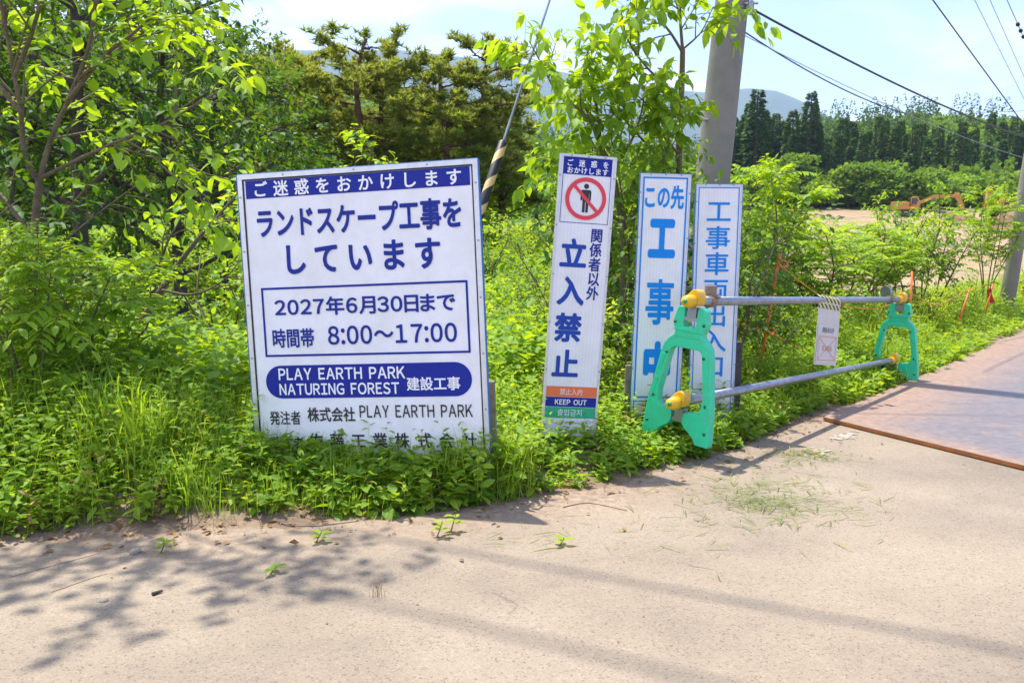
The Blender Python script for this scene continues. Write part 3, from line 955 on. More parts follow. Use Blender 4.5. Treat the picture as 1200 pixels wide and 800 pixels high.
mb = MB()
a = np.linspace(-.2, np.pi + .2, 14)
V = np.array([(x, -.029 * math.cos(t), .029 * math.sin(t)) for t in a for x in (-PW / 2, PW / 2)])
# striped strap wrapped over the pipe and down a little
V = np.vstack([[(-PW / 2, -.0335, -.06), (PW / 2, -.0335, -.06)], V, [(-PW / 2, .031, -.05), (PW / 2, .031, -.05)]])
mb.add(V, [np.array([[2 * i, 2 * i + 1, 2 * i + 3, 2 * i + 2] for i in range(len(V) // 2 - 1)])])


def stripe_mat(name, c0, c1, scale, axis=(1, 0, 1), sharp=.5):
    m_ = mat(name, c0, .5)
    t = m_.node_tree; b = t.nodes['Principled BSDF']
    co = nd(t, 'ShaderNodeTexCoord')
    dt = nd(t, 'ShaderNodeVectorMath', _operation='DOT_PRODUCT')
    dt.inputs[1].default_value = axis
    t.links.new(co.outputs['Object'], dt.inputs[0])
    mu = nd(t, 'ShaderNodeMath', _operation='MULTIPLY'); mu.inputs[1].default_value = scale
    t.links.new(dt.outputs['Value'], mu.inputs[0])
    fr = nd(t, 'ShaderNodeMath', _operation='FRACT'); t.links.new(mu.outputs[0], fr.inputs[0])
    gt = nd(t, 'ShaderNodeMath', _operation='GREATER_THAN'); gt.inputs[1].default_value = sharp
    t.links.new(fr.outputs[0], gt.inputs[0])
    x = nd(t, 'ShaderNodeMix', _data_type='RGBA')
    x.inputs['A'].default_value = (*c0, 1); x.inputs['B'].default_value = (*c1, 1)
    t.links.new(gt.outputs[0], x.inputs['Factor']); t.links.new(x.outputs['Result'], b.inputs['Base Color'])
    return m_


mb.build('strap', stripe_mat('hazard_strap', (.05, .045, .035), (.62, .58, .2), 17), o)

# ------------------------------------------------------------------ steel road plates
def plate(c0, ud, vd, lu, lv, label):
    """c0 near corner, ud along the road, vd across it towards the road middle"""
    mb = MB()
    nu, nv = 24, 12
    P = []
    th = .022
    gu = np.linspace(0, 1, nu); gv = np.linspace(0, 1, nv)
    for k in (1, 0):
        for a_ in gu:
            for b_ in gv:
                x, y = c0 + ud * lu * a_ + vd * lv * b_
                P.append((x, y, float(road_z(x, y)) + .012 + th * k))
    P = np.array(P)
    i = np.arange(nu - 1)[:, None] * nv; j = np.arange(nv - 1)[None]
    top = np.stack([i + j, i + nv + j, i + nv + j + 1, i + j + 1], -1).reshape(-1, 4)[:, ::-1]
    N = nu * nv
    side = []
    lp = [k for k in range(nv)] + [k * nv + nv - 1 for k in range(1, nu)] + [(nu - 1) * nv + k for k in range(nv - 2, -1, -1)] + [k * nv for k in range(nu - 2, 0, -1)]
    for a_, b_ in zip(lp, lp[1:] + lp[:1]): side.append([a_, b_, b_ + N, a_ + N])
    mb.add(P, [top]); mb.f.append((np.array(side), 1)); mb.f.append((top[:, ::-1] + N, 1))
    o = mb.build('steel_plate', [PLATE, PLATE_EDGE])
    uu, vv = np.meshgrid(gu * lu, gv * lv, indexing='ij')
    ed = np.minimum(vv, uu * 3 + .25)
    attr(o.data, 'edge', np.tile(ed.ravel(), 2))
    tag(o, label, 'steel plate', 'steel road plates')
    return o


PLATE = bpy.data.materials.new('worn_steel_plate'); PLATE.use_nodes = True
t = PLATE.node_tree; b = t.nodes['Principled BSDF']
g = nd(t, 'ShaderNodeNewGeometry')
n1 = nd(t, 'ShaderNodeTexNoise', Scale=1.6, Detail=8., Roughness=.65); t.links.new(g.outputs['Position'], n1.inputs['Vector'])
n2 = nd(t, 'ShaderNodeTexNoise', Scale=22., Detail=6., Roughness=.7); t.links.new(g.outputs['Position'], n2.inputs['Vector'])
at_ = nd(t, 'ShaderNodeAttribute', _attribute_name='edge')
sm = nd(t, 'ShaderNodeMath', _operation='MULTIPLY_ADD'); sm.inputs[1].default_value = .8; sm.inputs[2].default_value = -.4
t.links.new(n1.outputs['Fac'], sm.inputs[0])
ad = nd(t, 'ShaderNodeMath', _operation='ADD'); t.links.new(at_.outputs['Fac'], ad.inputs[0]); t.links.new(sm.outputs[0], ad.inputs[1])
mr = nd(t, 'ShaderNodeMapRange', _interpolation_type='SMOOTHSTEP'); mr.inputs['From Min'].default_value = .1; mr.inputs['From Max'].default_value = .95
t.links.new(ad.outputs[0], mr.inputs['Value'])
ra = nd(t, 'ShaderNodeValToRGB'); ra.color_ramp.elements[0].color = (.21, .13, .09, 1); ra.color_ramp.elements[1].color = (.32, .215, .15, 1)
ra.color_ramp.elements[0].position = .35; ra.color_ramp.elements[1].position = .65
rb = nd(t, 'ShaderNodeValToRGB'); rb.color_ramp.elements[0].color = (.125, .108, .108, 1); rb.color_ramp.elements[1].color = (.185, .162, .158, 1)
rb.color_ramp.elements[0].position = .35; rb.color_ramp.elements[1].position = .65
t.links.new(n2.outputs['Fac'], ra.inputs[0]); t.links.new(n2.outputs['Fac'], rb.inputs[0])
x = nd(t, 'ShaderNodeMix', _data_type='RGBA')
t.links.new(mr.outputs['Result'], x.inputs['Factor']); t.links.new(ra.outputs[0], x.inputs['A']); t.links.new(rb.outputs[0], x.inputs['B'])
n3 = nd(t, 'ShaderNodeTexNoise', Scale=4.5, Detail=9., Roughness=.72); t.links.new(g.outputs['Position'], n3.inputs['Vector'])
m3 = nd(t, 'ShaderNodeMapRange'); m3.inputs['From Min'].default_value = .54; m3.inputs['From Max'].default_value = .66; m3.inputs['To Max'].default_value = .75
t.links.new(n3.outputs['Fac'], m3.inputs['Value'])
x3 = nd(t, 'ShaderNodeMix', _data_type='RGBA'); x3.inputs['B'].default_value = (.25, .175, .135, 1)
t.links.new(m3.outputs['Result'], x3.inputs['Factor']); t.links.new(x.outputs['Result'], x3.inputs['A'])
mpg = nd(t, 'ShaderNodeMapping'); mpg.inputs['Rotation'].default_value = (0, 0, -.83); mpg.inputs['Scale'].default_value = (2.5, 70, 1)
t.links.new(g.outputs['Position'], mpg.inputs['Vector'])
n4 = nd(t, 'ShaderNodeTexNoise', Scale=1., Detail=3.); t.links.new(mpg.outputs[0], n4.inputs['Vector'])
m4 = nd(t, 'ShaderNodeMapRange'); m4.inputs['From Min'].default_value = .6; m4.inputs['From Max'].default_value = .72; m4.inputs['To Max'].default_value = .35
t.links.new(n4.outputs['Fac'], m4.inputs['Value'])
x4 = nd(t, 'ShaderNodeMix', _data_type='RGBA'); x4.inputs['B'].default_value = (.34, .31, .32, 1)
t.links.new(m4.outputs['Result'], x4.inputs['Factor']); t.links.new(x3.outputs['Result'], x4.inputs['A'])
t.links.new(x4.outputs['Result'], b.inputs['Base Color'])
rr = nd(t, 'ShaderNodeMapRange'); rr.inputs['To Min'].default_value = .75; rr.inputs['To Max'].default_value = .5
t.links.new(mr.outputs['Result'], rr.inputs['Value']); t.links.new(rr.outputs['Result'], b.inputs['Roughness'])
bp = nd(t, 'ShaderNodeBump', Strength=.15, Distance=.01); t.links.new(n2.outputs['Fac'], bp.inputs['Height']); t.links.new(bp.outputs[0], b.inputs['Normal'])
PLATE_EDGE = mat('rusty_plate_edge', (.36, .13, .035), .85, var=(.22, .085, .03), vscale=12)


def ground_at(px, py):
    """where the ray through a pixel meets the road"""
    p = at(px, py, 1.) - [0, 0, CZ]
    k = 5.
    for _ in range(30):
        q_ = p * k
        k = (float(road_z(q_[0], q_[1])) + .03 - CZ) / p[2]
    return (p * k)[:2]


g0 = ground_at(965, 489); g1 = ground_at(1200, 546); g2 = ground_at(1200, 389)
ud = unit(g2 - g0); vd = unit(g1 - g0)
PL = 6.1
plate(g0, ud, vd, PL, 2.4, 'rust-brown steel road plate whose rusty edge meets the concrete')
plate(g0 + ud * (PL + .012), ud, vd, PL, 2.4, 'rust-brown steel road plate farther along the road by the verge')

# ------------------------------------------------------------------ utility poles, guy wire, cables
YP = 8.0
pb = at(806, 478, YP); pt = at(858, 0, YP)
pdir = unit(pt - pb)
pole0 = pb - pdir * ((pb[2] - float(gz(pb[0], pb[1])[0]) + .3) / pdir[2])
PT = pole0 + pdir * 10.5
pole = empty('utility_pole', pole0, 'grey concrete utility pole leaning behind the blue lettered signs', 'utility pole')
mb = MB(); P = np.linspace(0, 1, 12)[:, None] * (PT - pole0); tube(mb, P, [.178, .118], 28, cap=True); mb.build('shaft', CONCRETE, pole, True)


def on_pole(py):
    k = np.linspace(0, 10.5, 800)
    p = pole0 + pdir * k[:, None]
    dd = p - [0, 0, CZ]
    yy = 400 - F * (dd[:, 1] * math.sin(PITCH) + dd[:, 2] * math.cos(PITCH)) / (dd[:, 1] * math.cos(PITCH) - dd[:, 2] * math.sin(PITCH))
    i = np.argmin(abs(yy - py))
    return p[i], .178 - .06 * k[i] / 10.5


def perp(p, r, deg):
    a = R(deg)
    x_ = np.array([1, 0, 0]); y_ = np.array([0, -1, 0])
    return p + r * (math.cos(a) * x_ + math.sin(a) * y_)


for py in (13, 5):
    p, r = on_pole(py)
    mb = MB(); a = np.linspace(0, 2 * np.pi, 25)
    tube(mb, [perp(p, r + .004, math.degrees(k)) - pole0 for k in a], .006, 6); mb.build('band', STEEL, pole)
    break
p, r = on_pole(13)
br = MB(); c = perp(p, r + .03, 40) - pole0
box(br, c, (.07, .05, .1)); box(br, c + [0, -.02, 0], (.04, .05, .13)); tube(br, [c + [-.06, -.03, .03], c + [.07, -.03, .03]], .01, 8, cap=True); tube(br, [c + [-.05, -.03, -.03], c + [.06, -.03, -.03]], .01, 8, cap=True)
br.build('cable_bracket', mat('bright_bracket', (.5, .5, .5), .4, .6, var=(.2, .2, .2), vscale=60), pole)
p, r = on_pole(142)
mb = MB(); c = perp(p, r, 160) - pole0
tube(mb, [c + [.06, -.03, 0], c + [-.05, -.04, 0]], .012, 8, cap=True); tube(mb, [c + [-.05, -.04, -.02], c + [-.05, -.04, .02]], .018, 8, cap=True); mb.build('step_bolt', STEEL, pole)
p, r = on_pole(330)
mb = MB(); tube(mb, np.array([p - pdir * .04, p + pdir * .04]) - pole0, r + .004, 28); mb.build('band', BLACK, pole)
mb = MB(); tube(mb, np.array([p - pdir * .012, p + pdir * .012]) - pole0, r + .006, 28); mb.build('band', YELLOW, pole)

fb = at(1177, 372, 14.0); ft = at(1207, 190, 14.0)
fd = unit(ft - fb)
fz = fb - fd * .4
FT = fz + fd * 8.
fp = empty('utility_pole', fz, 'slimmer grey utility pole standing beyond the red flags', 'utility pole')
mb = MB(); tube(mb, np.linspace(0, 1, 8)[:, None] * (FT - fz), [.128, .09], 20, cap=True); mb.build('shaft', CONC_F, fp, True)
mb = MB(); box(mb, FT - fz - fd * .5, (.08, 1.2, .08)); mb.build('crossarm', STEEL, fp)


def wire(p0, p1, sag, r, label, name='overhead_cable', group='overhead cables', m_=None):
    k = np.linspace(0, 1, 24)[:, None]
    P = p0 * (1 - k) + p1 * k - np.array([0, 0, 1]) * sag * 4 * k * (1 - k)
    mb = MB(); tube(mb, P, r, 6)
    o = mb.build(name, m_ or CABLE, None, True)
    tag(o, label, 'cable', group)
    return o


p, r = on_pole(15); ca = perp(p, r + .05, 40)
wire(ca, at(1216, 166, 14.), .1, .011, 'thick black cable running from the bracket on the concrete pole')
p, r = on_pole(40); cb = perp(p, r, 20)
wire(cb, at(1075, 137, 12.), .1, .007, 'thin black cable tied on just below the pole bracket')
wire(cb + [0, 0, -.03], at(1216, 190, 14.), .1, .004, 'faint grey wire below the two black cables', m_=STEEL)


def wire_px(a, ya, b, yb, r, label, ext=0., sag=0.):
    p0, p1 = at(*a, ya), at(*b, yb)
    wire(p0 - (p1 - p0) * ext, p1, sag, r, label)


wire_px((1093, 0), 10.5, (1204, 152), 14, .009, 'black cable slanting steeply down to the far pole', .55)
wire_px((1142, 0), 11, (1206, 128), 14, .004, 'thin wire slanting down, twin nearer the steep black cable', .5)
wire_px((1160, 0), 11, (1208, 108), 14, .004, 'thin wire slanting down, twin nearer the beaded wire', .5)
wire_px((1108, 134), 60, (1225, 129), 40, .012, 'faint level wire just above the wooded ridge')
p0, p1 = at(1180, 0, 11), at(1212, 72, 13)
wb = empty('spiral_wire', p0 - (p1 - p0) * .5, 'wire strung with four dark beads high beside the far pole', 'cable', 'overhead cables')
o_ = np.array(wb.location)
mb = MB(); tube(mb, [p0 - (p1 - p0) * .5 - o_, p1 - o_], .005, 6); mb.build('wire', CABLE, wb)
for k in (.36, .46, .56, .68):
    c = p0 + (p1 - p0) * k - o_; dv_ = unit(p1 - p0)
    mb = MB(); tube(mb, [c - dv_ * .035, c - dv_ * .02, c + dv_ * .02, c + dv_ * .035], [.012, .026, .026, .012], 10, cap=True); mb.build('bead', CABLE, wb)

for dx, dy, hz_, lab in ((0, 0, 7.0, 'high cable crossing over the road, known by its thin shadow on the concrete'), (.55, -.75, 7.3, 'second high cable over the road, its fainter shadow nearer the camera')):
    wire(np.array([-31.3 + dx, 19.2 + dy, hz_]), np.array([28.7 + dx, -9.8 + dy, hz_]), .0, .014, lab)

# guy wire with striped guard
G0 = at(540, 318, 5.6)
dirg = None
best = None
for hgt in np.linspace(4, 10.4, 200):
    tp = pole0 + pdir * hgt
    k = np.linspace(0, 1, 400)[:, None]
    P = G0 * (1 - k) + tp * k
    dd = P - [0, 0, CZ]
    fy = dd[:, 1] * math.cos(PITCH) - dd[:, 2] * math.sin(PITCH)
    uy = dd[:, 1] * math.sin(PITCH) + dd[:, 2] * math.cos(PITCH)
    X_ = 600 + F * dd[:, 0] / fy; Yp = 400 - F * uy / fy
    e = abs(np.interp(0, Yp[::-1], X_[::-1]) - 622)
    if best is None or e < best[0]: best = (e, tp)
GT = best[1]
gd = unit(GT - G0)
gb = G0 - gd * ((G0[2] - float(gz(G0[0], G0[1])[0]) + .15) / gd[2])
gw = empty('guy_wire', gb, 'taut guy wire with black and yellow spiral guard behind the notice board', 'guy wire')
mb = MB(); tube(mb, [gb - gb, GT - gb], .009, 8); mb.build('wire', STEEL, gw)
dd = np.array(at(578, 155, 5.75))
L0 = np.linalg.norm(dd - gb)
axis_g = np.array(gd)
mb = MB(); tube(mb, [gd * .2, gd * (L0 - .02), gd * L0], [.033, .033, .012], 16, cap=True)
gm = bpy.data.materials.new('spiral_guard'); gm.use_nodes = True
t = gm.node_tree; b = t.nodes['Principled BSDF']; b.inputs['Roughness'].default_value = .45
co = nd(t, 'ShaderNodeTexCoord')
ex = unit(np.cross(gd, [0, 1, 0])); ey = np.cross(gd, ex)
outs = []
for ax in (ex, ey, gd):
    q_ = nd(t, 'ShaderNodeVectorMath', _operation='DOT_PRODUCT'); q_.inputs[1].default_value = tuple(ax)
    t.links.new(co.outputs['Object'], q_.inputs[0]); outs.append(q_.outputs['Value'])
an_ = nd(t, 'ShaderNodeMath', _operation='ARCTAN2'); t.links.new(outs[0], an_.inputs[0]); t.links.new(outs[1], an_.inputs[1])
dv2 = nd(t, 'ShaderNodeMath', _operation='DIVIDE'); dv2.inputs[1].default_value = 2 * math.pi; t.links.new(an_.outputs[0], dv2.inputs[0])
ma = nd(t, 'ShaderNodeMath', _operation='MULTIPLY_ADD'); ma.inputs[1].default_value = 4.6
t.links.new(outs[2], ma.inputs[0]); t.links.new(dv2.outputs[0], ma.inputs[2])
fr = nd(t, 'ShaderNodeMath', _operation='FRACT'); t.links.new(ma.outputs[0], fr.inputs[0])
gt = nd(t, 'ShaderNodeMath', _operation='GREATER_THAN'); gt.inputs[1].default_value = .62; t.links.new(fr.outputs[0], gt.inputs[0])
x = nd(t, 'ShaderNodeMix', _data_type='RGBA'); x.inputs['A'].default_value = (.012, .013, .016, 1); x.inputs['B'].default_value = (.62, .42, .16, 1)
t.links.new(gt.outputs[0], x.inputs['Factor']); t.links.new(x.outputs['Result'], b.inputs['Base Color'])
mb.build('guard', gm, gw, True)

# ------------------------------------------------------------------ orange rods, ropes and red flags
def rod(a, b, Y, r, label, group='orange rope rods along the verge'):
    p0, p1 = at(*a, Y), at(*b, Y)
    d_ = unit(p0 - p1)
    zb = float(gz(p1[0], p1[1])[0]) - .05
    pb_ = p1 - d_ * max(0, (p1[2] - zb) / max(d_[2], .3))
    o = empty('orange_rod', pb_, label, 'rod', group)
    mb = MB(); tube(mb, [pb_ - pb_, p0 - pb_], r, 8, cap=True); mb.build('shaft', ORANGE, o)
    return o, p0, p1, pb_


def loop(o, c, rad, r=.006):
    a = np.linspace(0, 2 * np.pi, 16)
    mb = MB(); tube(mb, [c + [rad + rad * math.cos(k), -.015, rad * .8 * math.sin(k)] for k in a], r, 5); mb.build('hook', ORANGE, o)


rA, a0, a1, ab = rod((915, 293), (887, 449), 5.9, .011, 'tall orange rod leaning beside the white sign with thin characters')
for py in (309, 387):
    k = (py - 293) / (449 - 293); c = a0 + (a1 - a0) * k - ab; loop(rA, c, .03)
rB, b0, b1, bb = rod((1069, 318), (1064, 420), 8.4, .011, 'short orange rod rising behind the barrier stand by the plate')
rC, c0_, c1_, cb_ = rod((1137, 338), (1123, 378), 10.5, .013, 'leaning orange rod between the plate stand and the red flag')
rD, d0, d1, db = rod((1164, 332), (1155, 366), 12., .013, 'orange rod carrying the largest red flag')
rE, e0, e1, eb = rod((1183, 335), (1179, 360), 14.6, .013, 'thin orange rod just past the slimmer pole')


def rope(pts_, label, r=.006):
    P = catmull(np.array(pts_), 6)
    mb = MB(); tube(mb, P, r, 5)
    tag(mb.build('marker_rope', ROPE, None), label, 'rope', 'orange marker ropes')


kA = a0 + (a1 - a0) * .1; kB = a0 + (a1 - a0) * .6
rope([kA, at(940, 332, 6.7), at(972, 352, 7.6), at(1020, 362, 8.), b0 + (b1 - b0) * .3], 'orange rope sloping down from the top of the tall rod')
rope([kB - [.22, .1, -.06], kB, at(935, 407, 6.5), at(985, 420, 7.3), b0 + (b1 - b0) * .9], 'orange rope knotted lower on the tall rod')
rope([b0 + (b1 - b0) * .25, at(1098, 357, 9.3), c0_], 'orange rope between the plate stand and the leaning rod')
rope([c0_, at(1150, 336, 11.4), d0], 'orange rope running on towards the red flag')


def flag(p, wd, ht, label, lean=.25):
    mb = MB()
    V = []
    for i in range(7):
        k = i / 6
        for j in range(5):
            l = j / 4
            V.append((lean * ht * k + wd * (l - .5) * (.55 + .6 * k - .9 * k * max(0, k - .6)), .03 * math.sin(l * 7 + k * 3), -ht * k))
    mb.add(np.array(V) + p, [np.array([[i * 5 + j, i * 5 + j + 1, i * 5 + j + 6, i * 5 + j + 5] for i in range(6) for j in range(4)])])
    tag(mb.build('red_flag', REDF, None, True), label, 'flag', 'red marker flags')


flag(at(1160, 338, 12.), .075, .22, 'red flag hanging from the orange rope beside the slimmer pole')
flag(at(1191, 339, 14.5), .07, .13, 'small red flag slanting past the slimmer pole', -.9)
flag(at(1199, 337, 15.), .08, .17, 'red flag at the far end of the rope line')
flag(at(973, 347, 7.6), .05, .035, 'scrap of red flag showing above the upper barrier pipe', -.3)
tag((lambda mb: (tube(mb, [kB - [.13, .05, -.035], kB - [.09, .03, -.025]], .012, 8, cap=True), mb.build('rope_clip', WHITE, None))[1])(MB()), 'white plastic clip on the orange rope near the tall rod', 'clip')


# ------------------------------------------------------------------ excavators and spoil heaps
EXO = mat('excavator_orange', (.5, .23, .035), .5, var=(.38, .17, .03), vscale=3)
EXD = mat('excavator_dark', (.03, .03, .03), .6)
GLASS = mat('dark_glass', (.03, .04, .05), .12)


def excavator(loc, rz, label, boom):
    o = empty('excavator', loc, label, 'excavator', 'orange excavators on the bare field', rz)
    for s in (-1, 1):
        pr = prism('track', [(-1.9, .45), (-1.6, .05), (1.6, .05), (1.9, .45), (1.6, .85), (-1.6, .85)], .55, EXD, o, .06)
        pr.location = (0, s * 1.05, 0)
    mb = MB(); box(mb, (0, 0, .85), (1.6, 1.6, .3)); mb.build('turntable', EXD, o)
    pr = prism('body', [(-2.3, 1.05), (-2.45, 1.3), (-2.4, 2.1), (-2.1, 2.25), (.1, 2.15), (.1, 1.5), (1.5, 1.4), (1.5, 1.05)], 2.4, EXO, o, .08)
    pr = prism('cab', [(.15, 1.45), (.15, 2.85), (.35, 3.0), (1.05, 3.0), (1.4, 2.2), (1.45, 1.45)], .95, EXO, o, .06)
    pr.location = (0, .7, 0)
    wn = prism('window', [(.3, 1.9), (.3, 2.75), (1.0, 2.8), (1.27, 2.15), (1.3, 1.9)], .99, GLASS, pr, .01)
    for nm, ol, th in boom:
        prism(nm, ol, th, EXO if nm != 'bucket' else EXD, o, .04)
    return o


B1 = [('boom', [(1.2, 1.7), (1.0, 2.1), (3.2, 3.15), (5.6, 3.15), (6.4, 3.05), (6.4, 2.75), (3.4, 2.7)], .45),
      ('stick', [(5.9, 3.5), (6.5, 3.5), (7.6, .7), (7.3, .6), (5.9, 2.9)], .36), ('bucket', [(7.2, .9), (7.8, .8), (7.6, -.1), (6.7, -.2)], .9)]
e1_ = at(1064, 260, 122.)
excavator((e1_[0], e1_[1], float(gz(e1_[0], e1_[1])[0]) + .05), R(-32), 'orange excavator reaching its long arm over the field, behind the leafy shrub', B1)
B2 = [('boom', [(1.2, 1.7), (1.0, 2.1), (2.6, 4.2), (3.2, 4.2), (3.0, 3.6)], .45), ('stick', [(2.6, 4.5), (3.4, 4.3), (3.9, .9), (3.4, .9), (2.9, 3.4)], .4),
      ('bucket', [(3.3, 1.1), (3.9, 1.), (4.1, .2), (3.2, .1)], .9)]
e2_ = at(1174, 262, 116.)
excavator((e2_[0], e2_[1], float(gz(e2_[0], e2_[1])[0]) + .05), R(200), 'orange excavator with folded upright arm, beside the slimmer pole', B2)
SOIL = mat('turned_soil', (.30, .17, .10), .95, var=(.22, .125, .08), vscale=1.2, bump=.8, bscale=3)
for (px, py, Y, rx, ry, h, lab) in ((1120, 270, 99, 3.4, 2.2, 1.6, 'brown heap of dug soil below the long excavator arm'), (1185, 278, 90, 3.6, 2.2, 1.8, 'brown heap of dug soil beside the slimmer pole')):
    c = at(px, py, Y); mb = MB()
    n = 28; V = []
    for i in range(n):
        for j in range(n):
            x_, y_ = (i / (n - 1) * 2 - 1), (j / (n - 1) * 2 - 1)
            hh = max(0, 1 - x_ * x_ - y_ * y_) ** .8 * h * (1 + .25 * vnoise(np.array(x_ * 5), np.array(y_ * 5), 2))
            gx, gy = c[0] + x_ * rx, c[1] + y_ * ry
            V.append((gx, gy, hh))
    V = np.array(V); V[:, 2] += gz(V[:, 0], V[:, 1]) - .05
    i = np.arange(n - 1)[:, None] * n; j = np.arange(n - 1)[None]
    mb.add(V, [np.stack([i + j, i + n + j, i + n + j + 1, i + j + 1], -1).reshape(-1, 4)])
    tag(mb.build('soil_heap', SOIL, None, True), lab, 'soil heap', 'soil heaps on the field')
bpy.data.objects.remove(_to)

# ------------------------------------------------------------------ foliage tools
TM = {
    'ovate': (np.array([(0, 0, 0), (.33, 0, -.015), (.68, 0, -.06), (1, 0, -.17), (.3, .25, .05), (.66, .21, .0), (.3, -.25, .05), (.66, -.21, .0)]),
              [np.array([[0, 1, 4], [2, 3, 5], [0, 6, 1], [2, 7, 3]]), np.array([[1, 2, 5, 4], [1, 6, 7, 2]])]),
    'lance': (np.array([(0, 0, 0), (.33, 0, -.01), (.68, 0, -.06), (1, 0, -.2), (.3, .14, .03), (.66, .12, -.01), (.3, -.14, .03), (.66, -.12, -.01)]),
              [np.array([[0, 1, 4], [2, 3, 5], [0, 6, 1], [2, 7, 3]]), np.array([[1, 2, 5, 4], [1, 6, 7, 2]])]),
    'leaf': (np.array([(0, 0, 0), (.45, .28, .07), (1, 0, -.1), (.45, -.28, .07)]), [np.array([[0, 2, 1], [0, 3, 2]])]),
    'card': (np.array([(0, 0, 0), (.3, .42, .12), (.75, .38, .02), (1, 0, -.12), (.8, -.36, .05), (.35, -.4, .1)]), [np.array([[0, 3, 2, 1], [0, 5, 4, 3]])]),
    'needle': (np.array([(0, .03, 0), (0, -.03, 0), (1, 0, 0)]), [np.array([[0, 1, 2]])]),
    'blade0': (np.array([(0, .02, 0), (0, -.02, 0), (.4, .022, .03), (.4, -.022, .03), (.75, .015, .02), (.75, -.015, .02), (1, 0, -.03)]),
               [np.array([[0, 1, 3, 2], [2, 3, 5, 4]]), np.array([[4, 5, 6]])]),
    'blade1': (np.array([(0, .02, 0), (0, -.02, 0), (.4, .022, .06), (.4, -.022, .06), (.72, .016, -.02), (.72, -.016, -.02), (.9, 0, -.22)]),
               [np.array([[0, 1, 3, 2], [2, 3, 5, 4]]), np.array([[4, 5, 6]])]),
}


def leaves(mb, pos, d, up, size, tm='ovate', width=1., mi=0):
    pos = np.asarray(pos, float)
    if len(pos) == 0: return
    d = unit(d); side = np.cross(up, d)
    bad = np.linalg.norm(side, axis=1) < 1e-3
    side[bad] = np.cross(d[bad], [1, .3, 0]); side = unit(side)
    n = np.cross(d, side)
    size = np.broadcast_to(np.asarray(size, float), (len(pos),))
    V, Fs = TM[tm]
    P = pos[:, None] + size[:, None, None] * (V[None, :, :1] * d[:, None] + V[None, :, 1:2] * width * side[:, None] + V[None, :, 2:] * n[:, None])
    k = len(V)
    off = np.arange(len(pos))[:, None, None] * k
    mb.add(P.reshape(-1, 3), [(f[None] + off).reshape(-1, f.shape[1]) for f in Fs], mi)


def limb_at(P, t):
    k = t * (len(P) - 1); i = min(int(k), len(P) - 2); f = k - i
    return P[i] * (1 - f) + P[i + 1] * f, unit(P[i + 1] - P[i])


def sprout(r, parents, den, ln, lv, ang, up, rad, t0=.25, droop=.1, nmin=1, taper_len=.5):
    """side shoots from parent stems: list of (points, r0, r1)"""
    o = []
    for P, ra, rb in parents:
        L = np.linalg.norm(np.diff(P, axis=0), axis=1).sum()
        n = max(nmin, int(L * den + r.random()))
        for t in t0 + (1 - t0) * (np.arange(n) + r.random(n)) / n:
            p, tn = limb_at(P, min(t, .999))
            q = unit(np.cross(tn, r.normal(size=3)))
            a = R(ang * (.7 + .6 * r.random()))
            d = unit(math.cos(a) * tn + math.sin(a) * q + np.array([0, 0, up]))
            l = ln * (1 - taper_len * t) * (1 + lv * (r.random() * 2 - 1))
            k = np.linspace(0, 1, 5)[:, None]
            C = p + d * l * k + np.array([0, 0, -droop * l]) * k ** 2 + r.normal(size=(5, 3)) * l * .035 * k
            rr = min(rad, (ra + (rb - ra) * t) * .7)
            o.append((C, rr, rr * .35))
    return o


def leaf_points(r, twigs, per_m, t0=.15, droop=.25, side=.8, fwd=.55, jit=.35, end=0):
    pos, d, up = [], [], []
    for P, ra, rb in twigs:
        L = np.linalg.norm(np.diff(P, axis=0), axis=1).sum()
        n = max(2, int(L * per_m + r.random()))
        for i, t in enumerate(np.linspace(t0, .995, n)):
            p, tn = limb_at(P, t)
            s = unit(np.cross(tn, [0, 0, 1]) + 1e-4) * (1 if i % 2 else -1)
            pos.append(p); d.append(tn * fwd + s * side + [0, 0, -droop] + r.normal(size=3) * jit); up.append(np.array([0, 0, 1]) + r.normal(size=3) * .35)
        for _ in range(end):
            pos.append(P[-1]); d.append(unit(P[-1] - P[-2]) * .8 + r.normal(size=3) * .6 + [0, 0, -droop]); up.append(np.array([0, 0, 1]) + r.normal(size=3) * .35)
    return np.array(pos), np.array(d), np.array(up)


def pinnate(r, mb, twigs, per_m, L, pairs, size, droop=.35, tm='ovate', width=.85, mi=1, t0=.4, end=2):
    """compound leaves: a thin arching rachis with paired leaflets"""
    pos, d, up = leaf_points(r, twigs, per_m, t0=t0, droop=-.25, side=.8, fwd=.5, jit=.3, end=end)
    ps, ds, us, sz = [], [], [], []
    for p, dd in zip(pos, unit(d)):
        l = L * (.7 + .5 * r.random())
        k = np.linspace(0, 1, 6)[:, None]
        C = p + dd * l * k + np.array([0, 0, -droop * l]) * k ** 2
        tube(mb, C, [.003, .0015], 3, 0)
        for i in range(pairs):
            t = .22 + .74 * i / pairs
            q, tn = limb_at(C, t)
            s = unit(np.cross(tn, [0, 0, 1]) + 1e-5)
            for sg in (1, -1):
                ps.append(q); ds.append(s * sg * .9 + tn * .38 + [0, 0, -.28] + r.normal(size=3) * .1)
                us.append([0, 0, 1] + r.normal(size=3) * .15); sz.append(size * (.75 + .4 * math.sin(math.pi * (.2 + .7 * t))) * (.9 + .2 * r.random()))
        ps.append(C[-1]); ds.append(C[-1] - C[-2]); us.append([0, 0, 1.]); sz.append(size)
    leaves(mb, ps, np.array(ds), np.array(us), np.array(sz), tm, width, mi)


def ground_z(x, y): return float(gz(x, y)[0])


def plant(name, base, label, cat, group=None):
    return empty(name, base, label, cat, group)


def wood(root, limbs, mat_, first='trunk', rest='branch', n=8):
    for i, (P, a, b) in enumerate(limbs):
        mb = MB(); tube(mb, P, [a, b], n)
        mb.build(first if i == 0 else rest, mat_, root, True)


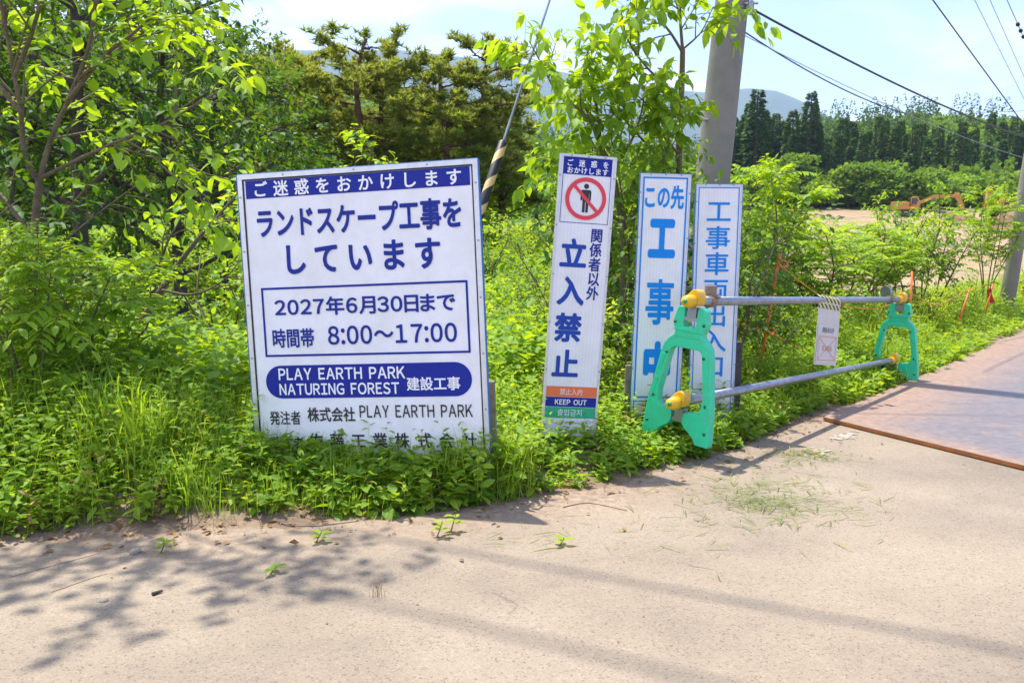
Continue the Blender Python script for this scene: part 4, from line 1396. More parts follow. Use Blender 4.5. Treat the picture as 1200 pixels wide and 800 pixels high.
def px_limb(base, pts, r0, r1, k=5):
    """control points given as (px, py, Y) seen from the camera, made local to base"""
    return (catmull(np.array([at(*p) for p in pts]) - base, k), r0, r1)


# ------------------------------------------------------------------ the broad-leaved tree at the left of the verge
r = np.random.default_rng(21)
b0_ = at(62, 470, 4.7); b0_[2] = ground_z(b0_[0], b0_[1]) - .05
T = plant('broadleaf_tree', b0_, 'young broad-leaved tree with forked brown stems overhanging the road verge', 'tree')
L1 = [px_limb(b0_, [(64, 480, 4.7), (50, 395, 4.7), (37, 335, 4.7), (40, 275, 4.7), (46, 212, 4.65)], .03, .021),
      px_limb(b0_, [(46, 214, 4.65), (30, 185, 4.6), (24, 130, 4.55), (17, 90, 4.5), (4, 20, 4.45), (-20, -90, 4.4), (-40, -240, 4.3)], .016, .007),
      px_limb(b0_, [(46, 214, 4.65), (58, 168, 4.65), (82, 112, 4.6), (104, 55, 4.55), (118, -40, 4.5), (150, -190, 4.4)], .016, .006),
      px_limb(b0_, [(50, 208, 4.65), (98, 184, 4.5), (148, 162, 4.4), (190, 146, 4.3), (232, 121, 4.2), (276, 98, 4.1)], .013, .004),
      px_limb(b0_, [(78, 120, 4.6), (120, 68, 4.5), (160, 36, 4.4), (190, 6, 4.35), (215, -40, 4.3)], .013, .004),
      px_limb(b0_, [(24, 130, 4.55), (-10, 90, 4.6), (-60, 20, 4.6), (-130, -70, 4.6), (-170, -200, 4.6)], .016, .006),
      px_limb(b0_, [(17, 90, 4.5), (40, 30, 4.4), (60, -60, 4.3), (50, -200, 4.2)], .013, .005),
      px_limb(b0_, [(40, 280, 4.7), (10, 240, 4.8), (-30, 190, 4.9), (-70, 160, 5.)], .014, .005)]
wood(T, L1, BARK)
mb = MB()
LW = [np.array([(-2.75, 4.5, 2.2), (-2.45, 4.3, 2.75), (-2.05, 4.0, 3.15), (-1.6, 3.7, 3.4), (-1.2, 3.5, 3.55)]), np.array([(-2.05, 4.0, 3.15), (-1.9, 3.6, 3.4), (-1.85, 3.25, 3.5)]),
      np.array([(-2.45, 4.3, 2.75), (-2.4, 3.9, 3.2), (-2.35, 3.5, 3.5)])]
LW = [(catmull(P - b0_, 4), .016, .005) for P in LW]
for P, a, b in LW:
    m_ = MB(); tube(m_, P, [a, b], 6); m_.build('branch', BARK, T, True)
S2 = sprout(r, L1[1:] + LW, 4.4, .75, .4, 52, .15, .007, .2, .12)
S3 = sprout(r, S2 + L1[3:5], 6., .36, .4, 50, .05, .004, .2, .2)
for P, a, b in S2 + S3: tube(mb, P, [a, b], 4, 0)
p_, d_, u_ = leaf_points(r, S3, 23, droop=.35, end=1)
leaves(mb, p_, d_, u_, .085 * (.4 + .95 * r.random(len(p_))), 'ovate', 1.0, 1)
p_, d_, u_ = leaf_points(r, S2 + L1[3:4], 9, t0=.4, droop=.35, end=2)
leaves(mb, p_, d_, u_, .09 * (.4 + .95 * r.random(len(p_))), 'ovate', 1.0, 1)
mb.build('crown', [TWIG, LF['bright']], T)

# ------------------------------------------------------------------ the tree between the signs and the pole
r = np.random.default_rng(33)
b1_ = at(786, 470, 6.6); b1_[2] = ground_z(b1_[0], b1_[1]) - .05
T = plant('broadleaf_tree', b1_, 'slender fresh green tree with one straight stem beside the concrete pole', 'tree')
L2 = [px_limb(b1_, [(784, 480, 6.6), (790, 360, 6.6), (795, 240, 6.6), (796, 160, 6.6), (799, 95, 6.55), (800, 58, 6.5)], .035, .02),
      px_limb(b1_, [(800, 60, 6.5), (797, 20, 6.5), (796, -30, 6.45), (800, -110, 6.4)], .014, .005),
      px_limb(b1_, [(800, 62, 6.5), (788, 42, 6.4), (776, 25, 6.35), (764, -2, 6.3), (750, -40, 6.3)], .012, .004),
      px_limb(b1_, [(800, 58, 6.5), (814, 46, 6.5), (824, 34, 6.5), (836, 8, 6.5)], .009, .003),
      px_limb(b1_, [(796, 120, 6.55), (776, 98, 6.4), (752, 72, 6.3), (735, 45, 6.2), (728, 15, 6.2)], .012, .004),
      px_limb(b1_, [(795, 210, 6.6), (770, 182, 6.5), (745, 155, 6.4), (722, 128, 6.3), (705, 100, 6.25)], .013, .004),
      px_limb(b1_, [(795, 180, 6.6), (778, 160, 6.4), (762, 128, 6.2), (745, 110, 6.1)], .011, .004)]
wood(T, L2, TWIG)
mb = MB()
S2 = sprout(r, L2[1:], 7.5, .55, .35, 50, .1, .006, .15, .15)
S3 = sprout(r, S2, 8, .3, .4, 50, .0, .004, .2, .25)
for P, a, b in S2 + S3: tube(mb, P, [a, b], 4, 0)
p_, d_, u_ = leaf_points(r, S3 + S2, 21, droop=.6, end=2, side=.6)
leaves(mb, p_, d_, u_, .115 * (.45 + .9 * r.random(len(p_))), 'ovate', 1., 1)
mb.build('crown', [TWIG, LF['bright']], T)

b2_ = at(722, 470, 6.2); b2_[2] = ground_z(b2_[0], b2_[1]) - .05
T = plant('broadleaf_tree', b2_, 'leafy bright green tree arching to the side behind the keep out sign', 'tree')
L3 = [px_limb(b2_, [(724, 480, 6.2), (728, 380, 6.2), (730, 280, 6.2), (718, 205, 6.15), (704, 172, 6.1)], .03, .018),
      px_limb(b2_, [(704, 172, 6.1), (690, 140, 6.05), (668, 120, 6.), (650, 104, 5.95), (634, 74, 5.9), (620, 48, 5.9)], .014, .004),
      px_limb(b2_, [(704, 172, 6.1), (700, 130, 6.1), (690, 90, 6.1), (688, 60, 6.1)], .012, .004),
      px_limb(b2_, [(716, 200, 6.15), (740, 165, 6.1), (752, 130, 6.05), (756, 100, 6.)], .012, .004),
      px_limb(b2_, [(726, 260, 6.2), (700, 235, 6.1), (672, 210, 6.0), (650, 190, 5.9)], .012, .004),
      px_limb(b2_, [(728, 300, 6.2), (750, 260, 6.15), (772, 236, 6.1), (788, 230, 6.05)], .012, .004)]
wood(T, L3, TWIG)
mb = MB()
S2 = sprout(r, L3[1:], 10, .45, .35, 50, .08, .006, .15, .15)
S3 = sprout(r, S2, 9, .3, .4, 50, .0, .004, .2, .25)
for P, a, b in S2 + S3: tube(mb, P, [a, b], 4, 0)
p_, d_, u_ = leaf_points(r, S3 + S2, 24, droop=.6, end=2, side=.6)
leaves(mb, p_, d_, u_, .105 * (.45 + .9 * r.random(len(p_))), 'ovate', 1., 1)
mb.build('crown', [TWIG, LF['bright']], T)


# ------------------------------------------------------------------ shrubs
def shrub(name, seed, h, spread, nst, lf, leaf=('ovate', .09, 14), comp=None, s2=(6, .5), s3=(6, .26), bark=TWIG, rad=.014, first='stem', droop=.35, upb=.12, t0=.3):
    r = np.random.default_rng(seed)
    root = empty(name, (0, 0, 0))
    st = []
    for i in range(nst):
        az = 2 * math.pi * (i + r.random() * .7) / nst
        hh = h * (.72 + .35 * r.random())
        o = np.array([math.cos(az), math.sin(az), 0])
        ctl = [o * .04, o * spread * .18 + [0, 0, hh * .3], o * spread * .45 + [0, 0, hh * .65], o * spread * (.6 + .3 * r.random()) + [0, 0, hh * .95]]
        ctl = [c + r.normal(size=3) * [.04, .04, .0] * h * (k > 0) for k, c in enumerate(ctl)]
        st.append((catmull(ctl, 4), rad * (.8 + .4 * r.random()), rad * .3))
    for P, a, b in st:
        m_ = MB(); tube(m_, P, [a, b], 6); m_.build(first, bark, root, True)
    mb = MB()
    S2 = sprout(r, st, s2[0], s2[1], .4, 52, upb, rad * .5, t0, .12)
    if comp:
        for P, a, b in S2: tube(mb, P, [a, b], 4, 0)
        L, pairs, sz = comp
        pinnate(r, mb, S2 + st, leaf[2], L, pairs, sz)
    else:
        S3 = sprout(r, S2, s3[0], s3[1], .4, 50, .03, rad * .3, .2, .2)
        for P, a, b in S2: tube(mb, P, [a, b], 4, 0)
        for P, a, b in S3: tube(mb, P[::2], [a, b], 3, 0)
        p_, d_, u_ = leaf_points(r, S3 + S2, leaf[2], droop=droop, end=1)
        leaves(mb, p_, d_, u_, leaf[1] * (.6 + .6 * r.random(len(p_))), leaf[0], 1., 1)
    mb.build('foliage', [bark, LF[lf]], root)
    return root


SH = {
    'heart': shrub('shrub', 1, 1.5, .7, 5, 'bright', ('ovate', .09, 18), s2=(6, .45)),
    'heart2': shrub('shrub', 2, 1.6, .8, 6, 'mid', ('ovate', .08, 19), s2=(6, .45)),
    'walnut': shrub('shrub', 3, 1.3, .6, 4, 'bright', ('ovate', .09, 4), comp=(.42, 6, .1), s2=(3, .35), bark=BARK),
    'aralia': shrub('shrub', 4, 2.2, .75, 5, 'yellow', ('ovate', .09, 4.5), comp=(.45, 7, .09), s2=(3.4, .45), bark=BARK, rad=.018, t0=.5),
    'small': shrub('shrub', 5, 1.0, .75, 8, 'mid', ('leaf', .06, 26), s2=(9, .35), s3=(9, .2)),
    'small2': shrub('shrub', 6, 1.1, .8, 8, 'yellow', ('leaf', .065, 26), s2=(9, .35), s3=(9, .2)),
    'dense': shrub('shrub', 7, 2.2, .6, 8, 'mid', ('ovate', .08, 17), s2=(8, .5), s3=(7, .26), droop=.6),
    'tall': shrub('shrub', 8, 2.4, .9, 5, 'bright', ('ovate', .1, 20), s2=(8, .5), s3=(8, .26), bark=BARK, rad=.02, t0=.4),
}
used = set()


def place(kind, px, Y, hs, label, group='shrubs and saplings around the verge', ws=None, dx=0., rz=None, x=None, lf=None, py=None):
    o = SH[kind] if kind not in used else dup(SH[kind])
    used.add(kind)
    x = at(px, 300, Y)[0] if x is None else x
    o.location = (x, Y, ground_z(x, Y) - .03)
    o.rotation_euler = (0, 0, rng.random() * 6.28 if rz is None else rz)
    ws = ws or hs
    o.scale = (ws, ws, hs)
    tag(o, label, 'shrub', group)
    if lf:
        for c in o.children:
            if c.name.startswith('foliage'):
                c.data = c.data.copy(); c.data.materials[1] = LF[lf]
    return o


# a leaning trunk in the thicket
r = np.random.default_rng(41)
b3_ = at(112, 478, 5.2); b3_[2] = ground_z(b3_[0], b3_[1]) - .05
T = plant('broadleaf_tree', b3_, 'small tree with a thick brown trunk leaning towards the notice board', 'tree')
L4 = [px_limb(b3_, [(108, 485, 5.2), (128, 445, 5.2), (150, 408, 5.2), (175, 362, 5.25), (205, 315, 5.3)], .034, .022),
      px_limb(b3_, [(205, 315, 5.3), (232, 280, 5.3), (258, 250, 5.3), (280, 225, 5.35)], .018, .005),
      px_limb(b3_, [(175, 362, 5.25), (185, 320, 5.1), (196, 285, 5.), (215, 250, 5.)], .014, .004),
      px_limb(b3_, [(190, 340, 5.25), (225, 345, 5.2), (260, 330, 5.1), (285, 300, 5.1)], .01, .003),
      px_limb(b3_, [(150, 408, 5.2), (120, 370, 5.3), (100, 330, 5.4)], .01, .003),
      px_limb(b3_, [(58, 297, 4.9), (100, 262, 4.95), (145, 228, 5.0), (192, 196, 5.05)], .007, .003)]
wood(T, L4[:5], BARK)
mb = MB(); tube(mb, L4[5][0], [.007, .003], 6); mb.build('branch', BARK, T, True)
mb = MB()
S2 = sprout(r, L4[1:], 6, .42, .35, 50, .12, .006, .3, .15)
S3 = sprout(r, S2, 6, .24, .4, 50, .0, .004, .25, .25)
for P, a, b in S2 + S3: tube(mb, P, [a, b], 4, 0)
p_, d_, u_ = leaf_points(r, S3, 15, droop=.4, end=1)
leaves(mb, p_, d_, u_, .085 * (.4 + .95 * r.random(len(p_))), 'ovate', 1.0, 1)
mb.build('crown', [BARK, LF['bright']], T)

# left bank, near
place('walnut', 92, 4.15, .74, 'walnut-like sapling with paired toothed leaflets in front of the forked tree')
place('heart', 12, 4.6, .66, 'leafy shrub at the foot of the forked tree', lf='mid')
place('small', 60, 6.2, 1.1, 'dense small-leaved shrub deep behind the forked tree', lf='mid')
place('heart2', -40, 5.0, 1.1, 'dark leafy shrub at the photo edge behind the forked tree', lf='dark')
place('heart', 262, 7.2, 1.15, 'bright shrub whose top shows beside the notice board heading')
place('small', 215, 9.0, 1.2, 'rounded small-leaved shrub below the dark tree')
place('small2', 20, 9.2, 1.3, 'pale shrub farther back on the bank near the photo edge')
place('small', 110, 11.5, 1.3, 'rounded shrub in the shade line under the dark trees', lf='mid')
place('tall', 345, 7.6, 1.02, 'tall shrub with fresh leaves poking above the notice board')
place('small2', 455, 8.2, 1.75, 'yellowish bush just showing over the notice board top', ws=1.2)
place('aralia', 25, 3.9, .45, 'short compound-leaved seedling low by the forked tree base', lf='bright')
# centre
place('small2', 612, 8.5, .8, 'low bright bush in the gap beside the notice board')
place('heart', 640, 6.0, .5, 'small broad-leaved shrub at the foot of the keep out sign')
place('small', 590, 12.5, 1.0, 'mound of small leaves in the meadow gap')
place('small2', 640, 17., 1.3, 'sunlit mound at the upper end of the earth path', lf='mid')
place('small', 575, 21., 1.5, 'dark low bush under the pines')
place('small2', 618, 25., 1.6, 'leafy bush where the meadow meets the pines')
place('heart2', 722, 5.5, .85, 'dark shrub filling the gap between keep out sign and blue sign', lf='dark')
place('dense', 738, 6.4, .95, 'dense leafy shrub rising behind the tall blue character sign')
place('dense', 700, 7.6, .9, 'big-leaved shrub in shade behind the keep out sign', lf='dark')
place('heart', 668, 8.4, 1.0, 'sunny shrub showing between keep out sign and meadow')
place('heart', 712, 4.75, .42, 'low shrub between the two white signs with blue characters', lf='yellow')
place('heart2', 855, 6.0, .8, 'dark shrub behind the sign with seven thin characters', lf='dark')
place('dense', 892, 7.4, .62, 'column of heart-shaped leaves just beyond the concrete pole')
place('aralia', 898, 8.6, .82, 'yellow-green shrub spreading its flat top beside the concrete pole', ws=.85)
place('heart', 915, 9.0, .78, 'broad-leaved shrub under the flat-topped one beside the concrete pole')
place('heart', 862, 7.0, .7, 'shrub at the foot of the concrete pole')
place('small', 905, 6.3, .55, 'low shrub beside the tall orange rod')
# right
place('aralia', 945, 9.2, .55, 'feathery sapling behind the hanging notice', ws=.9)
place('aralia', 1000, 10.5, .6, 'feathery sapling with thin dark stems behind the upper pipe', ws=1.0)
place('tall', 1062, 11.2, .72, 'many-stemmed shrub behind the plate-side stand', lf='bright')
place('tall', 1088, 12.0, .8, 'branching shrub in front of the long-armed excavator', lf='mid', rz=.5)
place('aralia', 1035, 12.5, .6, 'pale compound-leaved shrub between the two many-stemmed shrubs', ws=1.0)
place('heart', 975, 12.2, .6, 'broad-leaved shrub at the edge of the bare field', ws=1.1)
place('aralia', 1160, 13.3, .9, 'thin sapling with a flat leafy top in front of the slimmer pole', rz=1.2, ws=.7)
place('small2', 1090, 9.8, .6, 'low bush behind the leaning orange rod')
place('small', 1010, 8.3, .6, 'low bush behind the plate-side stand', lf='bright')
place('small2', 945, 7.4, .6, 'low bush under the hanging notice')
place('heart', 1140, 12.6, .5, 'small shrub beside the red flag')
place('small2', 1215, 15.5, .7, 'bush past the slimmer pole along the road')


# ------------------------------------------------------------------ bigger trees
def bigtree(name, seed, h, cr, lf, leaf, per_m, nb=8, bark=BARK_D, tm='leaf', s=((2.2, 1.3), (2.6, .7), (3.2, .4)), base=.3, rad=.14, upb=.1, droop=.3):
    r = np.random.default_rng(seed)
    root = empty(name, (0, 0, 0))
    tr = catmull([(0, 0, 0), (.05 * h * r.normal() * .4, .02 * h, h * .3), (.04 * h * r.normal(), .03 * h * r.normal(), h * .6), (.05 * h * r.normal(), 0, h * .92)], 5)
    L = [(tr, rad, rad * .25)]
    for i in range(nb):
        t = base + (.95 - base) * (i + r.random()) / nb
        p, tn = limb_at(tr, min(t, .99))
        az = i * 2.4 + r.random()
        reach = cr * (.65 + .5 * r.random()) * math.sin(math.pi * min(.98, .28 + .62 * (t - base) / (1 - base)))
        o = np.array([math.cos(az), math.sin(az), 0])
        L.append((catmull([p, p + o * reach * .4 + [0, 0, reach * .22], p + o * reach * .75 + [0, 0, reach * .4], p + o * reach + [0, 0, reach * .5]], 4) , rad * .38, rad * .1))
    for i, (P, a, b) in enumerate(L):
        m_ = MB(); tube(m_, P, [a, b], 8 if i == 0 else 6); m_.build('trunk' if i == 0 else 'branch', bark, root, True)
    mb = MB()
    cur = L
    for k, (den, ln) in enumerate(s):
        cur = sprout(r, cur, den, ln * cr / 2.2, .4, 52, upb, rad * (.12, .06, .03)[k], .25 if k else .35, .12, 2)
        for P, a, b in cur: tube(mb, P[::2] if k else P, [a, b], 3, 0)
    p_, d_, u_ = leaf_points(r, cur, per_m, droop=droop, end=1, jit=.5)
    leaves(mb, p_, d_, u_, leaf * (.6 + .7 * r.random(len(p_))), tm, 1., 1)
    mb.build('crown', [bark, LF[lf]], root)
    return root


def set_at(o, px, Y, label, cat, group=None, sc_=(1, 1, 1), rz=0., x=None, dz=-.05):
    x = at(px, 270, Y)[0] if x is None else x
    o.location = (x, Y, ground_z(x, Y) + dz); o.rotation_euler = (0, 0, rz); o.scale = sc_
    return tag(o, label, cat, group)


dk = bigtree('broadleaf_tree', 51, 7.6, 2.5, 'dark', .17, 12, nb=15, s=((2.4, 1.3), (3.2, .75), (4.4, .45)), base=.12)
set_at(dk, 208, 15.5, 'large dark green tree with dark trunk left of the pines', 'tree')
o = dup(dk); set_at(o, 105, 13.5, 'dark tree with a bare lower trunk behind the forked tree', 'tree', None, (1., 1., 1.1), 2.2)
o = dup(dk); set_at(o, 10, 17, 'dark tree at the photo edge beyond the bank', 'tree', None, (1.1, 1.1, 1.05), 4.1)
o = dup(dk); set_at(o, 300, 21, 'smaller dark tree between the large dark tree and the pines', 'tree', None, (.8, .8, .72), 5.2)

md = bigtree('broadleaf_tree', 61, 6.0, 2.4, 'mid', .3, 6, nb=9, tm='card', s=((2.0, 1.3), (2.4, .8), (3., .5)), base=.12)
md2 = bigtree('broadleaf_tree', 62, 6.0, 2.6, 'bright', .3, 6, nb=9, tm='card', s=((2.0, 1.3), (2.4, .8), (3., .5)), base=.1)
for px_, Y_, s_, rz_, lab_ in ((150, 21, (1.15, 1.15, 1.05), 1.1, 'dark tree filling the view just past the large dark tree'), (62, 24, (1.2, 1.2, 1.2), 3.3, 'tall dark tree far behind the forked tree'),
                               (262, 18.5, (.85, .85, .84), .4, 'dark tree with a rounded side next to the pines'), (-40, 21, (1.2, 1.2, 1.2), 2.9, 'dark tree beyond the photo edge, deep on the bank')):
    set_at(dup(dk), px_, Y_, lab_, 'tree', None, s_, rz_)
first = {id(md): True, id(md2): True}
for src, px, Y, hs, ws, lab in ((md, 628, 38, .82, .9, 'dark green tree standing beside the pine edge, above the meadow'), (md2, 660, 50, .8, 1.0, 'light green tree at the meadow end behind the keep out sign'),
                                (md, 700, 44, .9, 1., 'green tree behind the arching bright tree'), (md2, 590, 34, .6, .9, 'light green bushy tree under the pines'),
                                (md2, 250, 30, .8, 1., 'light green tree in front of the hill between dark tree and pines'), (md, 330, 40, .9, 1.1, 'green tree low behind the pines'),
                                (md2, 400, 38, .7, 1.1, 'bright low tree behind the red pine trunks'), (md, 480, 40, .8, 1.1, 'green tree in the gap between the pine clumps'),
                                (md, 160, 32, 1., 1.1, 'green tree glimpsed past the dark trees'), (md2, 60, 30, 1., 1.1, 'green tree glimpsed past the forked tree'),
                                (md, -40, 26, 1.1, 1.1, 'green tree past the photo edge bank'), (md2, 545, 44, .75, 1.2, 'light green tree deep behind the pines'),
                                (md, 770, 52, .75, 1.1, 'green tree just beside the concrete pole, far across the meadow'), (md2, 735, 70, .9, 1.1, 'pale green tree on the far meadow edge'),
                                (md, 905, 60, .62, 1., 'green tree at the corner of the bare field'), (md2, 690, 90, 1., 1.4, 'wide pale tree at the foot of the hill')):
    o = src if first[id(src)] else dup(src)
    first[id(src)] = False
    set_at(o, px, Y, lab, 'tree', 'broad-leaved trees behind the meadow', (ws, ws, hs), rng.random() * 6)


# ------------------------------------------------------------------ red pines
def pine(seed, h, cr, base=.35, nb=14, lean=.06):
    r = np.random.default_rng(seed)
    root = empty('pine_tree', (0, 0, 0))
    tr = catmull([(0, 0, 0), (lean * h * .3, 0, h * .25), (lean * h, .02 * h, h * .55), (lean * h * .8, 0, h * .8), (lean * h * 1.3, 0, h)], 5)
    L = [(tr, .17, .05)]
    for i in range(nb):
        t = base + (.98 - base) * (i + .6 * r.random()) / nb
        p, tn = limb_at(tr, min(t, .985)); az = i * 2.4 + r.random() * .8
        u = (t - base) / (1 - base)
        reach = cr * (.55 + .5 * r.random()) * (1 - .62 * u ** 1.6)
        o = np.array([math.cos(az), math.sin(az), 0])
        L.append((catmull([p, p + o * reach * .35 + [0, 0, reach * .1], p + o * reach * .7 + [0, 0, reach * .05 + .1], p + o * reach + [0, 0, reach * .22]], 4) + r.normal(size=(13, 3)) * .03, .06, .02))
    for i, (P, a, b) in enumerate(L):
        m_ = MB(); tube(m_, P, [a, b], 8 if i == 0 else 5); m_.build('trunk' if i == 0 else 'branch', BARK_R, root, True)
    mb = MB()
    S1 = sprout(r, L[1:], 2.6, .95, .4, 50, .12, .02, .25, -.05, 3, .35)
    for P, a, b in S1: tube(mb, P[::2], [a, b], 3, 0)
    S2 = sprout(r, S1, 4.6, .5, .4, 50, .2, .01, .2, -.1, 3, .3)
    for P, a, b in S2: tube(mb, P[::4], [a, b], 3, 0)
    ps, ds, us = [], [], []
    for P, a, b in S2 + [(tr[-4:], .05, .02)]:
        for t in np.linspace(.2, 1, 6):
            p, tn = limb_at(P, min(t, .999))
            c = p + r.normal(size=3) * [.09, .09, .04]
            for _ in range(11):
                ps.append(c); ds.append(tn * .4 + [0, 0, .5] + r.normal(size=3) * .6); us.append(r.normal(size=3))
    leaves(mb, ps, np.array(ds), np.array(us), .27 * (.7 + .6 * r.random(len(ps))), 'needle', 3.8, 1)
    mb.build('crown', [BARK_R, LF['pine']], root)
    return root


PA, PB = pine(71, 10.2, 3.3), pine(72, 9.6, 2.2, .25, 18, .03)
pf = set()
for src, px, Y, sz, rz, lab in ((PA, 405, 31, (1.12, 1.12, 0.84), .3, 'tallest red pine with a layered crown, above the notice board'), (PA, 345, 33, (1.12, 1.12, 0.86), 2.2, 'red pine with a wide drooping side beside the large dark tree'),
                               (PB, 445, 34, (1.18, 1.18, 0.82), 1., 'red pine closely behind the tallest layered pine'), (PA, 385, 36, (1.01, 1.01, 0.76), 4.0, 'red pine deeper in the clump above the notice board'),
                               (PB, 522, 31, (1.12, 1.12, 0.80), 4.4, 'straight dense pine in front of the striped guy wire'), (PB, 560, 32, (1.18, 1.18, 0.86), .4, 'dense pine whose tip rises just beside the guy wire'),
                               (PB, 592, 34, (1.12, 1.12, 0.66), 2.8, 'shorter brownish pine at the meadow edge'), (PB, 490, 36, (1.01, 1.01, 0.71), 5.5, 'shorter pine between the two pine clumps')):
    o = src if src.name not in pf else dup(src)
    pf.add(src.name)
    set_at(o, px, Y, lab, 'pine tree', 'red pines beyond the bank', (sz[0], sz[1], sz[2] * .9), rz)


# ------------------------------------------------------------------ forest edge beyond the field
def cedar(seed, h):
    r = np.random.default_rng(seed)
    root = empty('cedar_tree', (0, 0, 0))
    m_ = MB(); tube(m_, np.array([(0, 0, 0), (0, 0, h * .5), (0, 0, h * .96)]), [.3, .2, .05], 6); m_.build('trunk', BARK_R, root, True)
    n = 1300
    t = .12 + .84 * r.random(n) ** .85
    az = r.random(n) * 6.283
    R0 = 3.0 * np.clip((1 - t) / .84, 0, 1) ** .62 * (1 + .22 * np.sin(az * 3 + t * 9 + seed)) * (.55 + .5 * r.random(n))
    pos = np.stack([R0 * np.cos(az) * .6, R0 * np.sin(az) * .6, h * t], 1)
    d = np.stack([np.cos(az), np.sin(az), .1 - .5 * r.random(n)], 1) + r.normal(size=(n, 3)) * .25
    mb = MB(); leaves(mb, pos, d, np.array([[0, 0, 1.]]) + r.normal(size=(n, 3)) * .4, .75 * (.6 + .7 * r.random(n)) * (.5 + .6 * (1 - t)) * 1.2, 'card', .8, 0)
    mb.build('crown', LF['cedar'], root)
    return root


def fartree(seed, h, w_, lf):
    r = np.random.default_rng(seed)
    root = empty('broadleaf_tree', (0, 0, 0))
    m_ = MB(); tube(m_, np.array([(0, 0, 0), (.1, 0, h * .35), (0, 0, h * .8)]), [.25, .18, .06], 6); m_.build('trunk', BARK_D, root, True)
    mb = MB(); ps, ds = [], []
    for k in range(16):
        az = k * 2.4; q = (k + .5) / 16
        c = np.array([math.cos(az) * w_ * .62 * math.sqrt(1 - abs(q - .4)) * r.random() ** .4, math.sin(az) * w_ * .62 * r.random() ** .4, h * (.28 + .6 * q)])
        rr = w_ * (.3 + .22 * r.random())
        v = unit(r.normal(size=(95, 3))); v[:, 2] = np.abs(v[:, 2]) * .9 - .25
        ps.append(c + v * rr * [1, 1, .75] * (.75 + .3 * r.random((95, 1)))); ds.append(v + r.normal(size=(95, 3)) * .6 + [0, 0, -.3])
    ps = np.concatenate(ps); ds = np.concatenate(ds)
    leaves(mb, ps, ds, r.normal(size=ps.shape) + [0, 0, 1.5], .62 * (.5 + .8 * r.random(len(ps))), 'card', .9, 0)
    mb.build('crown', LF[lf], root)
    return root


r = np.random.default_rng(81)
CE = [cedar(k, 15 + 2 * k) for k in (1, 2, 3)]
cf = set()
for k in range(96):
    px = 845 + 420 * ((k % 48) + r.random()) / 48
    src = CE[int(r.integers(3))]
    o = src if src.name not in cf else dup(src); cf.add(src.name)
    hs = (1.05 if px < 965 else .86 if px < 1080 else .74) * (.85 + .25 * r.random())
    Yc = (156 if k < 48 else 172) + 14 * r.random() + (8 if px > 1080 else 0)
    wx = .85 + .6 * r.random()
    set_at(o, px, Yc, 'dark conical cedar in the forest edge beyond the bare field', 'cedar tree', 'cedars beyond the bare field', (hs * wx, hs * wx, hs), r.random() * 6, dz=-.4)
FT_ = [fartree(91, 8.5, 3.6, 'wood_far'), fartree(92, 7.5, 4.0, 'mid'), fartree(93, 9.5, 3.4, 'wood_far')]
ff = set()
for k in range(60):
    px = 835 + 430 * (k + r.random()) / 60 if k < 44 else 560 + 280 * (k - 44 + r.random()) / 16
    src = FT_[int(r.integers(3))]
    o = src if src.name not in ff else dup(src); ff.add(src.name)
    hs = .6 + .65 * r.random()
    set_at(o, px, 134 + 26 * r.random() if k < 44 else 120 + 40 * r.random(), 'round green tree along the foot of the wooded ridge', 'tree', 'round trees at the foot of the ridge', (hs, hs, hs * (.75 + .2 * r.random())), r.random() * 6, dz=-.4)

for k in range(16):
    px = 930 + 330 * (k + r.random()) / 16
    src = FT_[int(r.integers(3))]
    o = dup(src)
    hs = .9 + .7 * r.random()
    set_at(o, px, 178 + 22 * r.random(), 'round green tree among the cedars up the ridge', 'tree', 'round trees among the cedars', (hs, hs, hs * (.8 + .4 * r.random())), r.random() * 6, dz=-.4)

# the wooded hillsides, one mass
r = np.random.default_rng(101)
n = 2600
be = np.concatenate([-1.05 + 2.1 * r.random(n - 500), .2 + .6 * r.random(500)]); dd_ = 172 + 190 * r.random(n) ** .9
be = np.concatenate([be, -1.05 + 1.1 * r.random(420)]); dd_ = np.concatenate([dd_, 95 + 80 * r.random(420)]); n += 420
th = np.arctan(be); X = dd_ * np.sin(th); Yv = dd_ * np.cos(th); Z = gz(X, Yv)
conif = vnoise(X / 30, Yv / 30, 6) + r.normal(size=n) * .3 > .35
mb = MB()
for isc in (0, 1):
    idx = np.where(conif == isc)[0]
    m_ = 110
    v = unit(r.normal(size=(len(idx), m_, 3))); v[..., 2] = np.abs(v[..., 2])
    if isc:
        t = r.random((len(idx), m_)); a = r.random((len(idx), m_)) * 6.283
        H_ = (9 + 6 * r.random(len(idx)))[:, None]
        rad = 2.4 * (1 - t) ** .7
        P = np.stack([rad * np.cos(a), rad * np.sin(a), 1 + H_ * t], -1); D = np.stack([np.cos(a), np.sin(a), -.3 + 0 * a], -1)
        sz = 1.3 * (.4 + .7 * (1 - t)).ravel()
    else:
        sc_ = (.7 + .6 * r.random(len(idx)))[:, None, None]
        P = v * [3.6, 3.6, 4.] * sc_ * (1 + .18 * np.sin(v * 7)) + np.array([0, 0, 2.]); D = v + r.normal(size=v.shape) * .5 + [0, 0, -.35]
        sz = 1.35 * (.5 + .8 * r.random(len(idx) * m_))
    P = P + np.stack([X, Yv, Z - .5], 1)[idx][:, None]
    P = P.reshape(-1, 3); D = D.reshape(-1, 3)
    leaves(mb, P, D, r.normal(size=P.shape) + [0, 0, 1.2], sz, 'card', .9, isc)
tag(mb.build('forest', [LF['wood_far'], LF['cedar']]), 'mixed forest covering the hills behind field and meadow', kind='stuff')


